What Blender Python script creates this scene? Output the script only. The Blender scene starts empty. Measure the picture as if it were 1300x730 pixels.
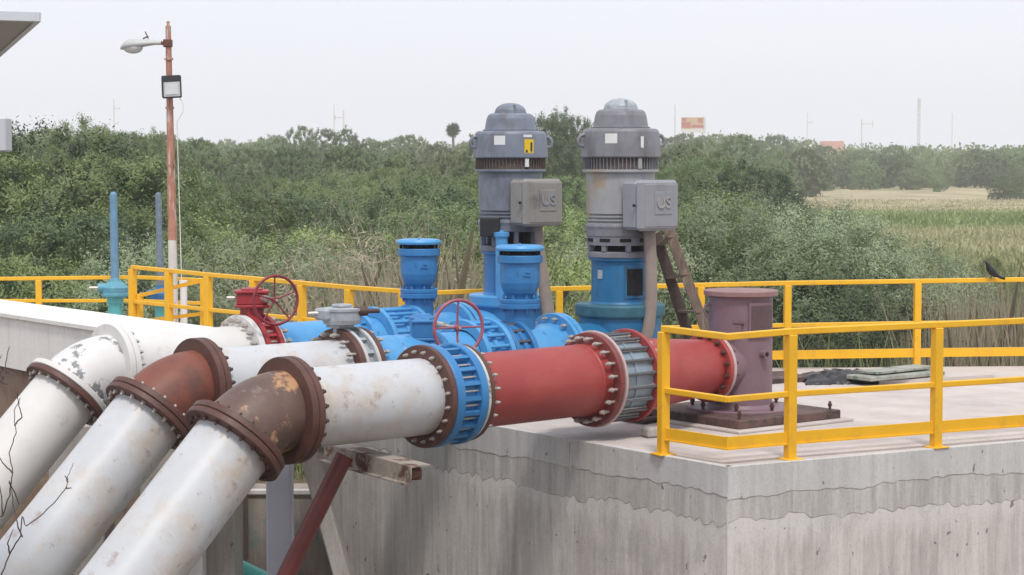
import bpy, math, random
import numpy as np
from mathutils import Vector, Matrix
random.seed(7)
SC = bpy.context.scene
COL = SC.collection
R = math.radians
PI = math.pi
Z = Vector((0, 0, 1))

# ------------------------------------------------------------------ camera
F, HZ, CAM_Z = 2500.0, 210.0, 2.23
PITCH = math.atan((365 - HZ) / F)
cam_d = bpy.data.cameras.new('camera')
cam = bpy.data.objects.new('camera', cam_d)
COL.objects.link(cam)
cam.location = (0, 0, CAM_Z)
cam.rotation_euler = (PI / 2 - PITCH, 0, 0)
cam_d.sensor_width = 36
cam_d.lens = 36 * F / 1300
cam_d.clip_start = 0.1
cam_d.clip_end = 9000
SC.camera = cam


def ray(u, v):
    x = (u - 650) / F
    y = -(v - 365) / F
    c, s = math.cos(PITCH), math.sin(PITCH)
    return Vector((x, c + y * s, -s + y * c))


def W(u, v, z=0.0):
    d = ray(u, v)
    t = (z - CAM_Z) / d.z
    return Vector((d.x * t, d.y * t, z))


def WY(u, v, Y):
    d = ray(u, v)
    t = Y / d.y
    return Vector((d.x * t, Y, CAM_Z + d.z * t))


def scr(p):
    c, s = math.cos(PITCH), math.sin(PITCH)
    x, y, z = p[0], p[1], p[2] - CAM_Z
    dep = y * c - z * s
    up = y * s + z * c
    return (650 + F * x / dep, 365 - F * up / dep)


# ------------------------------------------------------------------ materials
MATS = {}


def nt(m):
    return m.node_tree.nodes, m.node_tree.links


def base_mat(name, col, rough=0.6, metal=0.0, var=0.08, scale=6.0, bump=0.0, bscale=40, spec=None, coord='Object'):
    """a plain surface with slight mottling"""
    m = bpy.data.materials.new(name)
    m.use_nodes = True
    N, L = nt(m)
    b = N['Principled BSDF']
    b.inputs['Roughness'].default_value = rough
    b.inputs['Metallic'].default_value = metal
    if spec is not None:
        b.inputs['Specular IOR Level'].default_value = spec
    tc = N.new('ShaderNodeTexCoord')
    n = N.new('ShaderNodeTexNoise')
    n.inputs['Scale'].default_value = scale
    n.inputs['Detail'].default_value = 8
    n.inputs['Roughness'].default_value = 0.65
    L.new(tc.outputs[coord], n.inputs['Vector'])
    cr = N.new('ShaderNodeValToRGB')
    cr.color_ramp.elements[0].position = 0.3
    cr.color_ramp.elements[1].position = 0.7
    c = col
    cr.color_ramp.elements[0].color = (c[0] * (1 - var), c[1] * (1 - var), c[2] * (1 - var), 1)
    cr.color_ramp.elements[1].color = (min(c[0] * (1 + var), 1), min(c[1] * (1 + var), 1), min(c[2] * (1 + var), 1), 1)
    L.new(n.outputs['Fac'], cr.inputs['Fac'])
    L.new(cr.outputs['Color'], b.inputs['Base Color'])
    if bump:
        nb = N.new('ShaderNodeTexNoise')
        nb.inputs['Scale'].default_value = bscale
        nb.inputs['Detail'].default_value = 6
        L.new(tc.outputs[coord], nb.inputs['Vector'])
        bp = N.new('ShaderNodeBump')
        bp.inputs['Strength'].default_value = bump
        bp.inputs['Distance'].default_value = 0.01
        L.new(nb.outputs['Fac'], bp.inputs['Height'])
        L.new(bp.outputs['Normal'], b.inputs['Normal'])
    m['last'] = 1
    m['_c'] = 'x'
    MATS[name] = m
    return m


def add_patches(m, col, scale, lo, hi, detail=8, stretch=(1, 1, 1), rough=None, coord='Object', off=0.0, amount=1.0):
    """mix patches of another colour (rust, dirt, wear) where a noise passes a threshold"""
    N, L = nt(m)
    b = N['Principled BSDF']
    tc = N.new('ShaderNodeTexCoord')
    mp = N.new('ShaderNodeMapping')
    mp.inputs['Scale'].default_value = stretch
    mp.inputs['Location'].default_value = (off, off * 0.7, off * 1.3)
    L.new(tc.outputs[coord], mp.inputs['Vector'])
    n = N.new('ShaderNodeTexNoise')
    n.inputs['Scale'].default_value = scale
    n.inputs['Detail'].default_value = detail
    n.inputs['Roughness'].default_value = 0.7
    L.new(mp.outputs['Vector'], n.inputs['Vector'])
    mr = N.new('ShaderNodeMapRange')
    mr.inputs['From Min'].default_value = lo
    mr.inputs['From Max'].default_value = hi
    mr.inputs['To Max'].default_value = amount
    L.new(n.outputs['Fac'], mr.inputs['Value'])
    mx = N.new('ShaderNodeMix')
    mx.data_type = 'RGBA'
    src = b.inputs['Base Color'].links[0].from_socket
    L.new(mr.outputs['Result'], mx.inputs['Factor'])
    L.new(src, mx.inputs['A'])
    mx.inputs['B'].default_value = (*col, 1)
    L.new(mx.outputs['Result'], b.inputs['Base Color'])
    return m


wp = base_mat('white_pipe_paint', (0.535, 0.552, 0.575), 0.42, var=0.06, scale=3, bump=0.05, bscale=25)
add_patches(wp, (0.50, 0.40, 0.29), 2.2, 0.48, 0.64, amount=0.65)
add_patches(wp, (0.30, 0.20, 0.15), 6, 0.59, 0.66, off=3, amount=0.6)
add_patches(wp, (0.13, 0.11, 0.10), 18, 0.655, 0.70, off=8, amount=0.85)
wp2 = base_mat('old_white_paint', (0.66, 0.65, 0.63), 0.55, var=0.06, scale=3, bump=0.1, bscale=30)
add_patches(wp2, (0.46, 0.38, 0.30), 4, 0.58, 0.72, amount=0.6, off=5)
scraped = base_mat('scraped_white_paint', (0.66, 0.65, 0.64), 0.55, var=0.05, scale=3, bump=0.1)
add_patches(scraped, (0.22, 0.23, 0.24), 2.6, 0.54, 0.555, off=1.3, detail=12)
rustp = base_mat('brown_primer', (0.105, 0.043, 0.033), 0.55, var=0.25, scale=8, bump=0.25, bscale=30)
add_patches(rustp, (0.055, 0.035, 0.03), 5, 0.5, 0.65, off=2, amount=0.8)
add_patches(rustp, (0.20, 0.085, 0.05), 14, 0.62, 0.72, off=4, amount=0.6)
elbB = base_mat('rust_orange_elbow_paint', (0.19, 0.058, 0.035), 0.55, var=0.2, scale=4, bump=0.15)
add_patches(elbB, (0.09, 0.04, 0.032), 3, 0.52, 0.68, off=7, amount=0.8)
elbA = base_mat('stained_elbow_paint', (0.125, 0.075, 0.06), 0.5, var=0.25, scale=4, bump=0.3, bscale=35)
add_patches(elbA, (0.50, 0.28, 0.14), 2.4, 0.52, 0.57, off=11.3, amount=0.9)
add_patches(elbA, (0.27, 0.24, 0.23), 6, 0.58, 0.66, off=5.1, amount=0.8)
redp = base_mat('faded_red_paint', (0.33, 0.048, 0.045), 0.45, var=0.07, scale=2.5, bump=0.04)
add_patches(redp, (0.44, 0.12, 0.11), 1.6, 0.5, 0.75, stretch=(1, 1, 2), amount=0.5)
add_patches(redp, (0.22, 0.05, 0.045), 5, 0.58, 0.70, off=3, amount=0.55)
add_patches(redp, (0.50, 0.36, 0.32), 16, 0.68, 0.73, off=13, amount=0.6)
redf = base_mat('dark_red_flange_paint', (0.19, 0.045, 0.042), 0.55, var=0.25, scale=8, bump=0.2)
add_patches(redf, (0.09, 0.045, 0.04), 7, 0.55, 0.62, off=3, amount=0.8)
redv = base_mat('red_valve_paint', (0.34, 0.028, 0.035), 0.45, var=0.15, scale=10, bump=0.1)
mauve = base_mat('mauve_paint', (0.205, 0.128, 0.155), 0.5, var=0.07, scale=4, bump=0.05)
add_patches(mauve, (0.15, 0.085, 0.085), 5, 0.56, 0.7, off=2, amount=0.6)
mauved = base_mat('dark_mauve_paint', (0.10, 0.062, 0.07), 0.6, var=0.15, scale=14, bump=0.2)
mauvel = base_mat('mauve_lid_paint', (0.27, 0.155, 0.15), 0.6, var=0.15, scale=8, bump=0.2)
wheelm = base_mat('mauve_wheel_paint', (0.33, 0.10, 0.14), 0.45, var=0.2, scale=18)
wheelr = base_mat('red_wheel_paint', (0.24, 0.03, 0.04), 0.45, var=0.25, scale=18)
blue = base_mat('blue_paint', (0.075, 0.31, 0.62), 0.40, var=0.08, scale=3, bump=0.06)
add_patches(blue, (0.13, 0.40, 0.68), 2.4, 0.52, 0.7, off=4, amount=0.6)
add_patches(blue, (0.05, 0.12, 0.22), 10, 0.60, 0.68, off=9, amount=0.7)
add_patches(blue, (0.35, 0.42, 0.46), 5, 0.60, 0.72, off=19, amount=0.5)
blued = base_mat('deep_blue_paint', (0.028, 0.175, 0.42), 0.42, var=0.1, scale=5, bump=0.08)
add_patches(blued, (0.03, 0.09, 0.2), 10, 0.62, 0.72, off=9, amount=0.6)
teal = base_mat('teal_blue_paint', (0.018, 0.15, 0.32), 0.42, var=0.12, scale=3, bump=0.08)
add_patches(teal, (0.03, 0.075, 0.10), 5, 0.56, 0.66, off=3, amount=0.8, stretch=(1, 1, 0.5))
teald = base_mat('worn_teal_flange', (0.03, 0.12, 0.17), 0.6, var=0.3, scale=8, bump=0.2)
turq = base_mat('turquoise_paint', (0.10, 0.42, 0.44), 0.5, var=0.12, scale=9)
add_patches(turq, (0.08, 0.22, 0.3), 8, 0.56, 0.66, off=1, amount=0.7)
turqb = base_mat('teal_blue_housing_paint', (0.10, 0.33, 0.42), 0.5, var=0.15, scale=9)
add_patches(turqb, (0.12, 0.25, 0.38), 8, 0.52, 0.62, off=1, amount=0.7)
bluem = base_mat('strong_blue_paint', (0.034, 0.195, 0.455), 0.42, var=0.1, scale=4, bump=0.08)
add_patches(bluem, (0.10, 0.32, 0.60), 3, 0.55, 0.7, off=4, amount=0.5)
add_patches(bluem, (0.03, 0.09, 0.17), 9, 0.60, 0.67, off=9, amount=0.75)
turqp = base_mat('turquoise_pipe_paint', (0.07, 0.45, 0.38), 0.45, var=0.12, scale=6)
add_patches(turqp, (0.5, 0.5, 0.48), 7, 0.6, 0.64, off=1, amount=0.9, stretch=(1, 1, 2))
stemb = base_mat('faded_blue_stem_paint', (0.14, 0.28, 0.42), 0.5, var=0.15, scale=8)
stemg = base_mat('blue_grey_stem_paint', (0.17, 0.22, 0.29), 0.6, var=0.25, scale=14)
add_patches(stemg, (0.32, 0.36, 0.4), 12, 0.56, 0.62, off=1, amount=0.8)
galv = base_mat('galvanised_steel', (0.42, 0.45, 0.48), 0.42, metal=0.35, var=0.12, scale=20)
galvd = base_mat('grey_valve_casting', (0.36, 0.39, 0.42), 0.5, metal=0.1, var=0.2, scale=14, bump=0.2)
boltm = base_mat('bolt_zinc', (0.50, 0.46, 0.42), 0.4, metal=0.5, var=0.25, scale=60)
boltd = base_mat('bolt_rusty', (0.085, 0.045, 0.04), 0.6, metal=0.2, var=0.35, scale=60)
boltr = base_mat('bolt_mauve', (0.48, 0.26, 0.26), 0.5, metal=0.2, var=0.35, scale=60)
rodm = base_mat('tie_rod_steel', (0.13, 0.135, 0.15), 0.45, metal=0.5, var=0.2, scale=30)
drum = base_mat('bluish_steel_sleeve', (0.25, 0.32, 0.38), 0.4, metal=0.2, var=0.15, scale=7, bump=0.1)
ivory = base_mat('chipped_ivory_flange', (0.58, 0.56, 0.50), 0.55, var=0.1, scale=9)
add_patches(ivory, (0.25, 0.20, 0.14), 9, 0.56, 0.62, off=2)
pinkr = base_mat('pale_pink_ring', (0.50, 0.36, 0.35), 0.55, var=0.12, scale=12)
yellow = base_mat('yellow_rail_paint', (0.84, 0.46, 0.016), 0.42, var=0.05, scale=5)
add_patches(yellow, (0.60, 0.33, 0.05), 6, 0.52, 0.66, off=3, amount=0.45)
add_patches(yellow, (0.16, 0.09, 0.05), 24, 0.685, 0.72, off=7, amount=0.8)
mgrey1 = base_mat('blue_grey_motor_paint', (0.185, 0.215, 0.27), 0.5, var=0.08, scale=5, bump=0.05)
add_patches(mgrey1, (0.10, 0.095, 0.095), 3, 0.50, 0.66, off=3, amount=0.65, stretch=(1, 1, 0.5))
mgrey2 = base_mat('weathered_grey_motor_paint', (0.21, 0.215, 0.245), 0.5, var=0.1, scale=5, bump=0.05)
add_patches(mgrey2, (0.11, 0.10, 0.10), 3, 0.48, 0.64, off=6, amount=0.7, stretch=(1, 1, 0.5))
mbody = base_mat('streaked_motor_body_paint', (0.33, 0.34, 0.35), 0.5, var=0.1, scale=5, bump=0.05)
add_patches(mbody, (0.36, 0.25, 0.13), 2.6, 0.52, 0.62, off=2.4, amount=0.75, stretch=(1, 1, 0.5))
add_patches(mbody, (0.19, 0.2, 0.215), 4.5, 0.58, 0.7, off=5, amount=0.7, stretch=(1, 1, 0.2))
mbox1 = base_mat('dirty_terminal_box_paint', (0.26, 0.25, 0.235), 0.5, var=0.12, scale=5)
add_patches(mbox1, (0.11, 0.10, 0.09), 4, 0.52, 0.7, off=5, amount=0.7)
mbox2 = base_mat('grey_terminal_box_paint', (0.27, 0.28, 0.31), 0.5, var=0.08, scale=5)
add_patches(mbox2, (0.17, 0.175, 0.19), 4, 0.55, 0.7, off=8, amount=0.6)
mdark = base_mat('dark_motor_vents', (0.022, 0.021, 0.023), 0.8, spec=0.15, var=0.3, scale=20)
mvent = base_mat('rusty_vent_screen', (0.13, 0.10, 0.09), 0.7, var=0.35, scale=18)
labw = base_mat('white_label', (0.72, 0.73, 0.72), 0.5, var=0.04, scale=20)
laby = base_mat('yellow_label', (0.75, 0.50, 0.02), 0.5, var=0.06, scale=20)
labk = base_mat('label_print', (0.03, 0.03, 0.03), 0.5, var=0.1, scale=20)
conduit = base_mat('grey_brown_conduit', (0.27, 0.22, 0.19), 0.65, var=0.15, scale=6)
wood = base_mat('weathered_wood', (0.16, 0.115, 0.088), 0.85, var=0.3, scale=6, bump=0.4, bscale=20)
add_patches(wood, (0.28, 0.22, 0.18), 6, 0.52, 0.65, off=1, stretch=(4, 4, 0.6), amount=0.8)
woodd = base_mat('dark_wood', (0.075, 0.05, 0.042), 0.85, var=0.3, scale=9, bump=0.4)
strut = base_mat('dark_red_strut_paint', (0.15, 0.035, 0.03), 0.5, var=0.15, scale=5)
rusty = base_mat('rusted_steel', (0.13, 0.06, 0.045), 0.85, var=0.35, scale=14, bump=0.5)
add_patches(rusty, (0.28, 0.24, 0.21), 8, 0.55, 0.62, off=3, amount=0.8)
chan = base_mat('peeling_channel_paint', (0.33, 0.29, 0.25), 0.8, var=0.2, scale=8, bump=0.4)
add_patches(chan, (0.12, 0.055, 0.04), 5, 0.52, 0.6, off=3)
plate = base_mat('rusty_base_plate', (0.12, 0.07, 0.06), 0.75, var=0.3, scale=10, bump=0.4)
add_patches(plate, (0.05, 0.035, 0.033), 5, 0.5, 0.6, off=3)
polem = base_mat('rusty_pole', (0.42, 0.20, 0.14), 0.75, var=0.2, scale=7, bump=0.3)
add_patches(polem, (0.55, 0.47, 0.42), 4, 0.52, 0.62, off=3, stretch=(6, 6, 0.8))
add_patches(polem, (0.17, 0.06, 0.04), 4, 0.56, 0.66, off=8, stretch=(6, 6, 0.8))
polew = base_mat('peeling_white_pole_paint', (0.62, 0.60, 0.57), 0.7, var=0.1, scale=7)
add_patches(polew, (0.42, 0.22, 0.15), 4, 0.54, 0.62, off=3, stretch=(6, 6, 0.6))
lampm = base_mat('grey_lamp_housing', (0.46, 0.47, 0.47), 0.6, var=0.12, scale=6)
glass = base_mat('cloudy_lens', (0.55, 0.57, 0.58), 0.12, var=0.08, scale=8)
black = base_mat('black_housing', (0.018, 0.018, 0.02), 0.5, var=0.2, scale=12)
pvc = base_mat('white_pvc', (0.75, 0.75, 0.75), 0.4, var=0.03, scale=9)
panelb = base_mat('panel_underside', (0.42, 0.41, 0.39), 0.5, var=0.05, scale=5)
alu = base_mat('aluminium_frame', (0.55, 0.57, 0.58), 0.35, metal=0.6, var=0.05, scale=9)
panelf = base_mat('solar_cells', (0.01, 0.015, 0.04), 0.15, var=0.2, scale=9)
boxw = base_mat('pale_grey_box', (0.55, 0.57, 0.60), 0.5, var=0.04, scale=5)
tarp = base_mat('black_tarp', (0.02, 0.021, 0.024), 0.45, var=0.4, scale=18, bump=0.5, bscale=14)
sheetm = base_mat('weathered_green_sheet', (0.33, 0.34, 0.29), 0.6, var=0.2, scale=4)
add_patches(sheetm, (0.12, 0.17, 0.14), 4, 0.5, 0.62, off=3, stretch=(0.6, 3, 1))
add_patches(sheetm, (0.2, 0.11, 0.08), 9, 0.6, 0.66, off=7)
sheet2 = base_mat('beige_metal_sheet', (0.52, 0.46, 0.42), 0.55, var=0.06, scale=4)
birdm = base_mat('black_feathers', (0.008, 0.008, 0.011), 0.4, var=0.3, scale=30)
bark = base_mat('bark', (0.16, 0.135, 0.115), 0.9, var=0.3, scale=6, bump=0.5)
barkp = base_mat('pale_bark', (0.30, 0.27, 0.23), 0.9, var=0.25, scale=6, bump=0.3)
twig = base_mat('dead_twig', (0.085, 0.06, 0.06), 0.85, var=0.3, scale=12)
mastm = base_mat('haze_paled_mast', (0.66, 0.65, 0.67), 0.6, var=0.1, scale=1)  # pale tone puts the fading by distant haze into the colour
orange = base_mat('orange_roof_paint', (0.42, 0.22, 0.17), 0.7, var=0.12, scale=0.4)
wallw = base_mat('far_cream_wall', (0.6, 0.55, 0.5), 0.8, var=0.06, scale=0.4)
pierg = base_mat('blue_grey_pier_paint', (0.40, 0.42, 0.48), 0.7, var=0.07, scale=3, bump=0.1)


def concrete(name, light, dark, streak=0.6, top=False, drip=False):
    m = bpy.data.materials.new(name)
    m.use_nodes = True
    N, L = nt(m)
    b = N['Principled BSDF']
    b.inputs['Roughness'].default_value = 0.85
    b.inputs['Specular IOR Level'].default_value = 0.25
    tc = N.new('ShaderNodeTexCoord')

    def noise(scale, stretch, detail=8, rough=0.65, off=0):
        mp = N.new('ShaderNodeMapping')
        mp.inputs['Scale'].default_value = stretch
        mp.inputs['Location'].default_value = (off, off, off)
        L.new(tc.outputs['Object'], mp.inputs['Vector'])
        n = N.new('ShaderNodeTexNoise')
        n.inputs['Scale'].default_value = scale
        n.inputs['Detail'].default_value = detail
        n.inputs['Roughness'].default_value = rough
        L.new(mp.outputs['Vector'], n.inputs['Vector'])
        return n

    def ramp(n, lo, hi, c0, c1):
        r = N.new('ShaderNodeValToRGB')
        r.color_ramp.elements[0].position = lo
        r.color_ramp.elements[1].position = hi
        r.color_ramp.elements[0].color = (*c0, 1)
        r.color_ramp.elements[1].color = (*c1, 1)
        L.new(n.outputs['Fac'], r.inputs['Fac'])
        return r

    def mix(a, bcol, fac, mode='MIX', f=None):
        x = N.new('ShaderNodeMix')
        x.data_type = 'RGBA'
        x.blend_type = mode
        if f is not None:
            L.new(f, x.inputs['Factor'])
        else:
            x.inputs['Factor'].default_value = fac
        L.new(a, x.inputs['A'])
        if isinstance(bcol, tuple):
            x.inputs['B'].default_value = (*bcol, 1)
        else:
            L.new(bcol, x.inputs['B'])
        return x.outputs['Result']

    big = ramp(noise(0.9, (1, 1, 0.6) if not top else (1, 1, 1)), 0.35, 0.65, dark, light)
    col = big.outputs['Color']
    if not top:
        s1 = ramp(noise(7, (1.6, 1.6, 0.09), 6, 0.7, 3), 0.35, 0.68, (0.55, 0.53, 0.51), (1.2, 1.2, 1.18))
        col = mix(col, s1.outputs['Color'], streak, 'MULTIPLY')
        s2 = ramp(noise(17, (1.4, 1.4, 0.2), 8, 0.75, 9), 0.36, 0.66, (0.74, 0.72, 0.71), (1.14, 1.14, 1.14))
        col = mix(col, s2.outputs['Color'], streak * 0.8, 'MULTIPLY')
        s3 = noise(1.3, (1.4, 1.4, 0.12), 4, 0.6, 17)
        mr = N.new('ShaderNodeMapRange')
        mr.inputs['From Min'].default_value = 0.6
        mr.inputs['From Max'].default_value = 0.72
        mr.inputs['To Max'].default_value = 0.45
        L.new(s3.outputs['Fac'], mr.inputs['Value'])
        col = mix(col, (0.34, 0.275, 0.22), 0, 'MIX', mr.outputs['Result'])
    else:
        s1 = ramp(noise(2.2, (1, 1, 1), 8, 0.6, 5), 0.35, 0.7, (0.86, 0.84, 0.83), (1.06, 1.06, 1.06))
        col = mix(col, s1.outputs['Color'], 0.9, 'MULTIPLY')
        s3 = noise(0.55, (0.6, 1.6, 1), 5, 0.6, 23)
        mr = N.new('ShaderNodeMapRange')
        mr.inputs['From Min'].default_value = 0.56
        mr.inputs['From Max'].default_value = 0.68
        mr.inputs['To Max'].default_value = 0.35
        L.new(s3.outputs['Fac'], mr.inputs['Value'])
        col = mix(col, (0.34, 0.30, 0.28), 0, 'MIX', mr.outputs['Result'])
    if drip:
        sz = N.new('ShaderNodeSeparateXYZ')
        L.new(tc.outputs['Object'], sz.inputs[0])
        dn_ = noise(11, (1.3, 1.3, 0.14), 6, 0.75, 41)
        ma = N.new('ShaderNodeMath')
        ma.operation = 'MULTIPLY_ADD'
        ma.inputs[1].default_value = 0.9
        L.new(dn_.outputs['Fac'], ma.inputs[0])
        L.new(sz.outputs['Z'], ma.inputs[2])
        mrd = N.new('ShaderNodeMapRange')
        mrd.inputs['From Min'].default_value = -0.22
        mrd.inputs['From Max'].default_value = -0.05
        mrd.inputs['To Max'].default_value = 0.75
        L.new(ma.outputs[0], mrd.inputs['Value'])
        col = mix(col, (0.70, 0.68, 0.65), 0, 'MIX', mrd.outputs['Result'])
        blot = noise(1.7, (1, 1, 0.8), 8, 0.7, 51)
        mrb = N.new('ShaderNodeMapRange')
        mrb.inputs['From Min'].default_value = 0.52
        mrb.inputs['From Max'].default_value = 0.64
        mrb.inputs['To Max'].default_value = 0.4
        L.new(blot.outputs['Fac'], mrb.inputs['Value'])
        col = mix(col, (0.36, 0.345, 0.33), 0, 'MIX', mrb.outputs['Result'])
    sp = ramp(noise(60, (1, 1, 1), 4, 0.6, 1), 0.3, 0.5, (0.75, 0.74, 0.73), (1, 1, 1))
    col = mix(col, sp.outputs['Color'], 0.6, 'MULTIPLY')
    hole = noise(13, (1, 1, 0.7), 2, 0.5, 31)
    mrh = N.new('ShaderNodeMapRange')
    mrh.inputs['From Min'].default_value = 0.71
    mrh.inputs['From Max'].default_value = 0.735
    mrh.inputs['To Max'].default_value = 0.7 if not top else 0.25
    L.new(hole.outputs['Fac'], mrh.inputs['Value'])
    col = mix(col, (0.1, 0.09, 0.085), 0, 'MIX', mrh.outputs['Result'])
    L.new(col, b.inputs['Base Color'])
    bp = N.new('ShaderNodeBump')
    bp.inputs['Strength'].default_value = 0.5
    bp.inputs['Distance'].default_value = 0.012
    nb = noise(14, (1, 1, 0.5) if not top else (1, 1, 1), 10, 0.7, 2)
    L.new(nb.outputs['Fac'], bp.inputs['Height'])
    L.new(bp.outputs['Normal'], b.inputs['Normal'])
    return m


cwall = concrete('board_marked_concrete', (0.72, 0.695, 0.665), (0.57, 0.55, 0.525), 0.5, drip=True)
cslab = concrete('slab_edge_concrete', (0.66, 0.655, 0.645), (0.54, 0.535, 0.53), 0.25)
cband = concrete('rough_joint_concrete', (0.64, 0.625, 0.605), (0.52, 0.51, 0.495), 0.55)
cdeck = concrete('deck_concrete', (0.615, 0.56, 0.525), (0.53, 0.48, 0.45), 0, True)
cwhite = concrete('whitewashed_concrete', (0.84, 0.82, 0.80), (0.76, 0.74, 0.72), 0.10)
cpier = concrete('pier_concrete', (0.46, 0.43, 0.40), (0.34, 0.315, 0.29), 0.4)
cold = concrete('stained_old_concrete', (0.52, 0.47, 0.42), (0.30, 0.265, 0.235), 0.35)
cdirt = base_mat('brown_dirt_bank', (0.24, 0.165, 0.125), 0.95, var=0.35, scale=3, bump=0.5, bscale=12)
add_patches(cdirt, (0.24, 0.2, 0.16), 2.5, 0.5, 0.65, off=4)
add_patches(cold, (0.16, 0.30, 0.27), 1.1, 0.58, 0.63, off=0.6, amount=0.6)


def leaf_mat(name, c0, c1, c2, rnd=0.38):
    m = bpy.data.materials.new(name)
    m.use_nodes = True
    N, L = nt(m)
    b = N['Principled BSDF']
    b.inputs['Roughness'].default_value = 0.55
    b.inputs['Specular IOR Level'].default_value = 0.3
    b.inputs['Subsurface Weight'].default_value = 0.0
    tc = N.new('ShaderNodeTexCoord')
    n = N.new('ShaderNodeTexNoise')
    n.inputs['Scale'].default_value = 0.8
    n.inputs['Detail'].default_value = 3
    n.inputs['Roughness'].default_value = 0.75
    L.new(tc.outputs['Object'], n.inputs['Vector'])
    r = N.new('ShaderNodeValToRGB')
    r.color_ramp.elements[0].position = 0.15
    r.color_ramp.elements[0].color = (*c0, 1)
    r.color_ramp.elements[1].position = 0.85
    r.color_ramp.elements[1].color = (*c2, 1)
    e = r.color_ramp.elements.new(0.5)
    e.color = (*c1, 1)
    L.new(n.outputs['Fac'], r.inputs['Fac'])
    oi = N.new('ShaderNodeObjectInfo')
    mr = N.new('ShaderNodeMapRange')
    mr.inputs['To Min'].default_value = 1 - rnd
    mr.inputs['To Max'].default_value = 1 + rnd
    L.new(oi.outputs['Random'], mr.inputs['Value'])
    hs = N.new('ShaderNodeHueSaturation')
    L.new(mr.outputs['Result'], hs.inputs['Value'])
    mr2 = N.new('ShaderNodeMapRange')
    mr2.inputs['To Min'].default_value = 0.475
    mr2.inputs['To Max'].default_value = 0.512
    mt = N.new('ShaderNodeMath')
    mt.operation = 'FRACT'
    mu = N.new('ShaderNodeMath')
    mu.operation = 'MULTIPLY'
    mu.inputs[1].default_value = 7.31
    L.new(oi.outputs['Random'], mu.inputs[0])
    L.new(mu.outputs[0], mt.inputs[0])
    L.new(mt.outputs[0], mr2.inputs['Value'])
    L.new(mr2.outputs['Result'], hs.inputs['Hue'])
    L.new(r.outputs['Color'], hs.inputs['Color'])
    L.new(hs.outputs['Color'], b.inputs['Base Color'])
    tr = N.new('ShaderNodeBsdfTranslucent')
    L.new(hs.outputs['Color'], tr.inputs['Color'])
    ms = N.new('ShaderNodeMixShader')
    ms.inputs['Fac'].default_value = 0.2
    L.new(b.outputs[0], ms.inputs[1])
    L.new(tr.outputs[0], ms.inputs[2])
    L.new(ms.outputs[0], N['Material Output'].inputs['Surface'])
    return m


LM = {
    'mesquite': leaf_mat('mesquite_leaves', (0.140, 0.200, 0.079), (0.187, 0.254, 0.103), (0.234, 0.300, 0.127)),
    'dark': leaf_mat('dark_leaves', (0.076, 0.118, 0.063), (0.117, 0.165, 0.084), (0.152, 0.206, 0.103)),
    'willow': leaf_mat('willow_leaves', (0.193, 0.247, 0.139), (0.263, 0.318, 0.188), (0.339, 0.394, 0.254)),
    'light': leaf_mat('light_green_leaves', (0.211, 0.289, 0.103), (0.275, 0.359, 0.133), (0.339, 0.412, 0.175)),
    'dry': leaf_mat('dry_brush', (0.234, 0.218, 0.139), (0.351, 0.313, 0.218), (0.445, 0.401, 0.291)),
    'far': leaf_mat('far_leaves', (0.129, 0.182, 0.084), (0.175, 0.230, 0.107), (0.222, 0.276, 0.131)),
}


# ------------------------------------------------------------------ mesh builder
def frame_of(ax):
    ax = Vector(ax).normalized()
    h = Vector((0, 0, 1)) if abs(ax.z) < 0.95 else Vector((1, 0, 0))
    x = h.cross(ax).normalized()
    y = ax.cross(x).normalized()
    return x, y, ax


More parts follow.
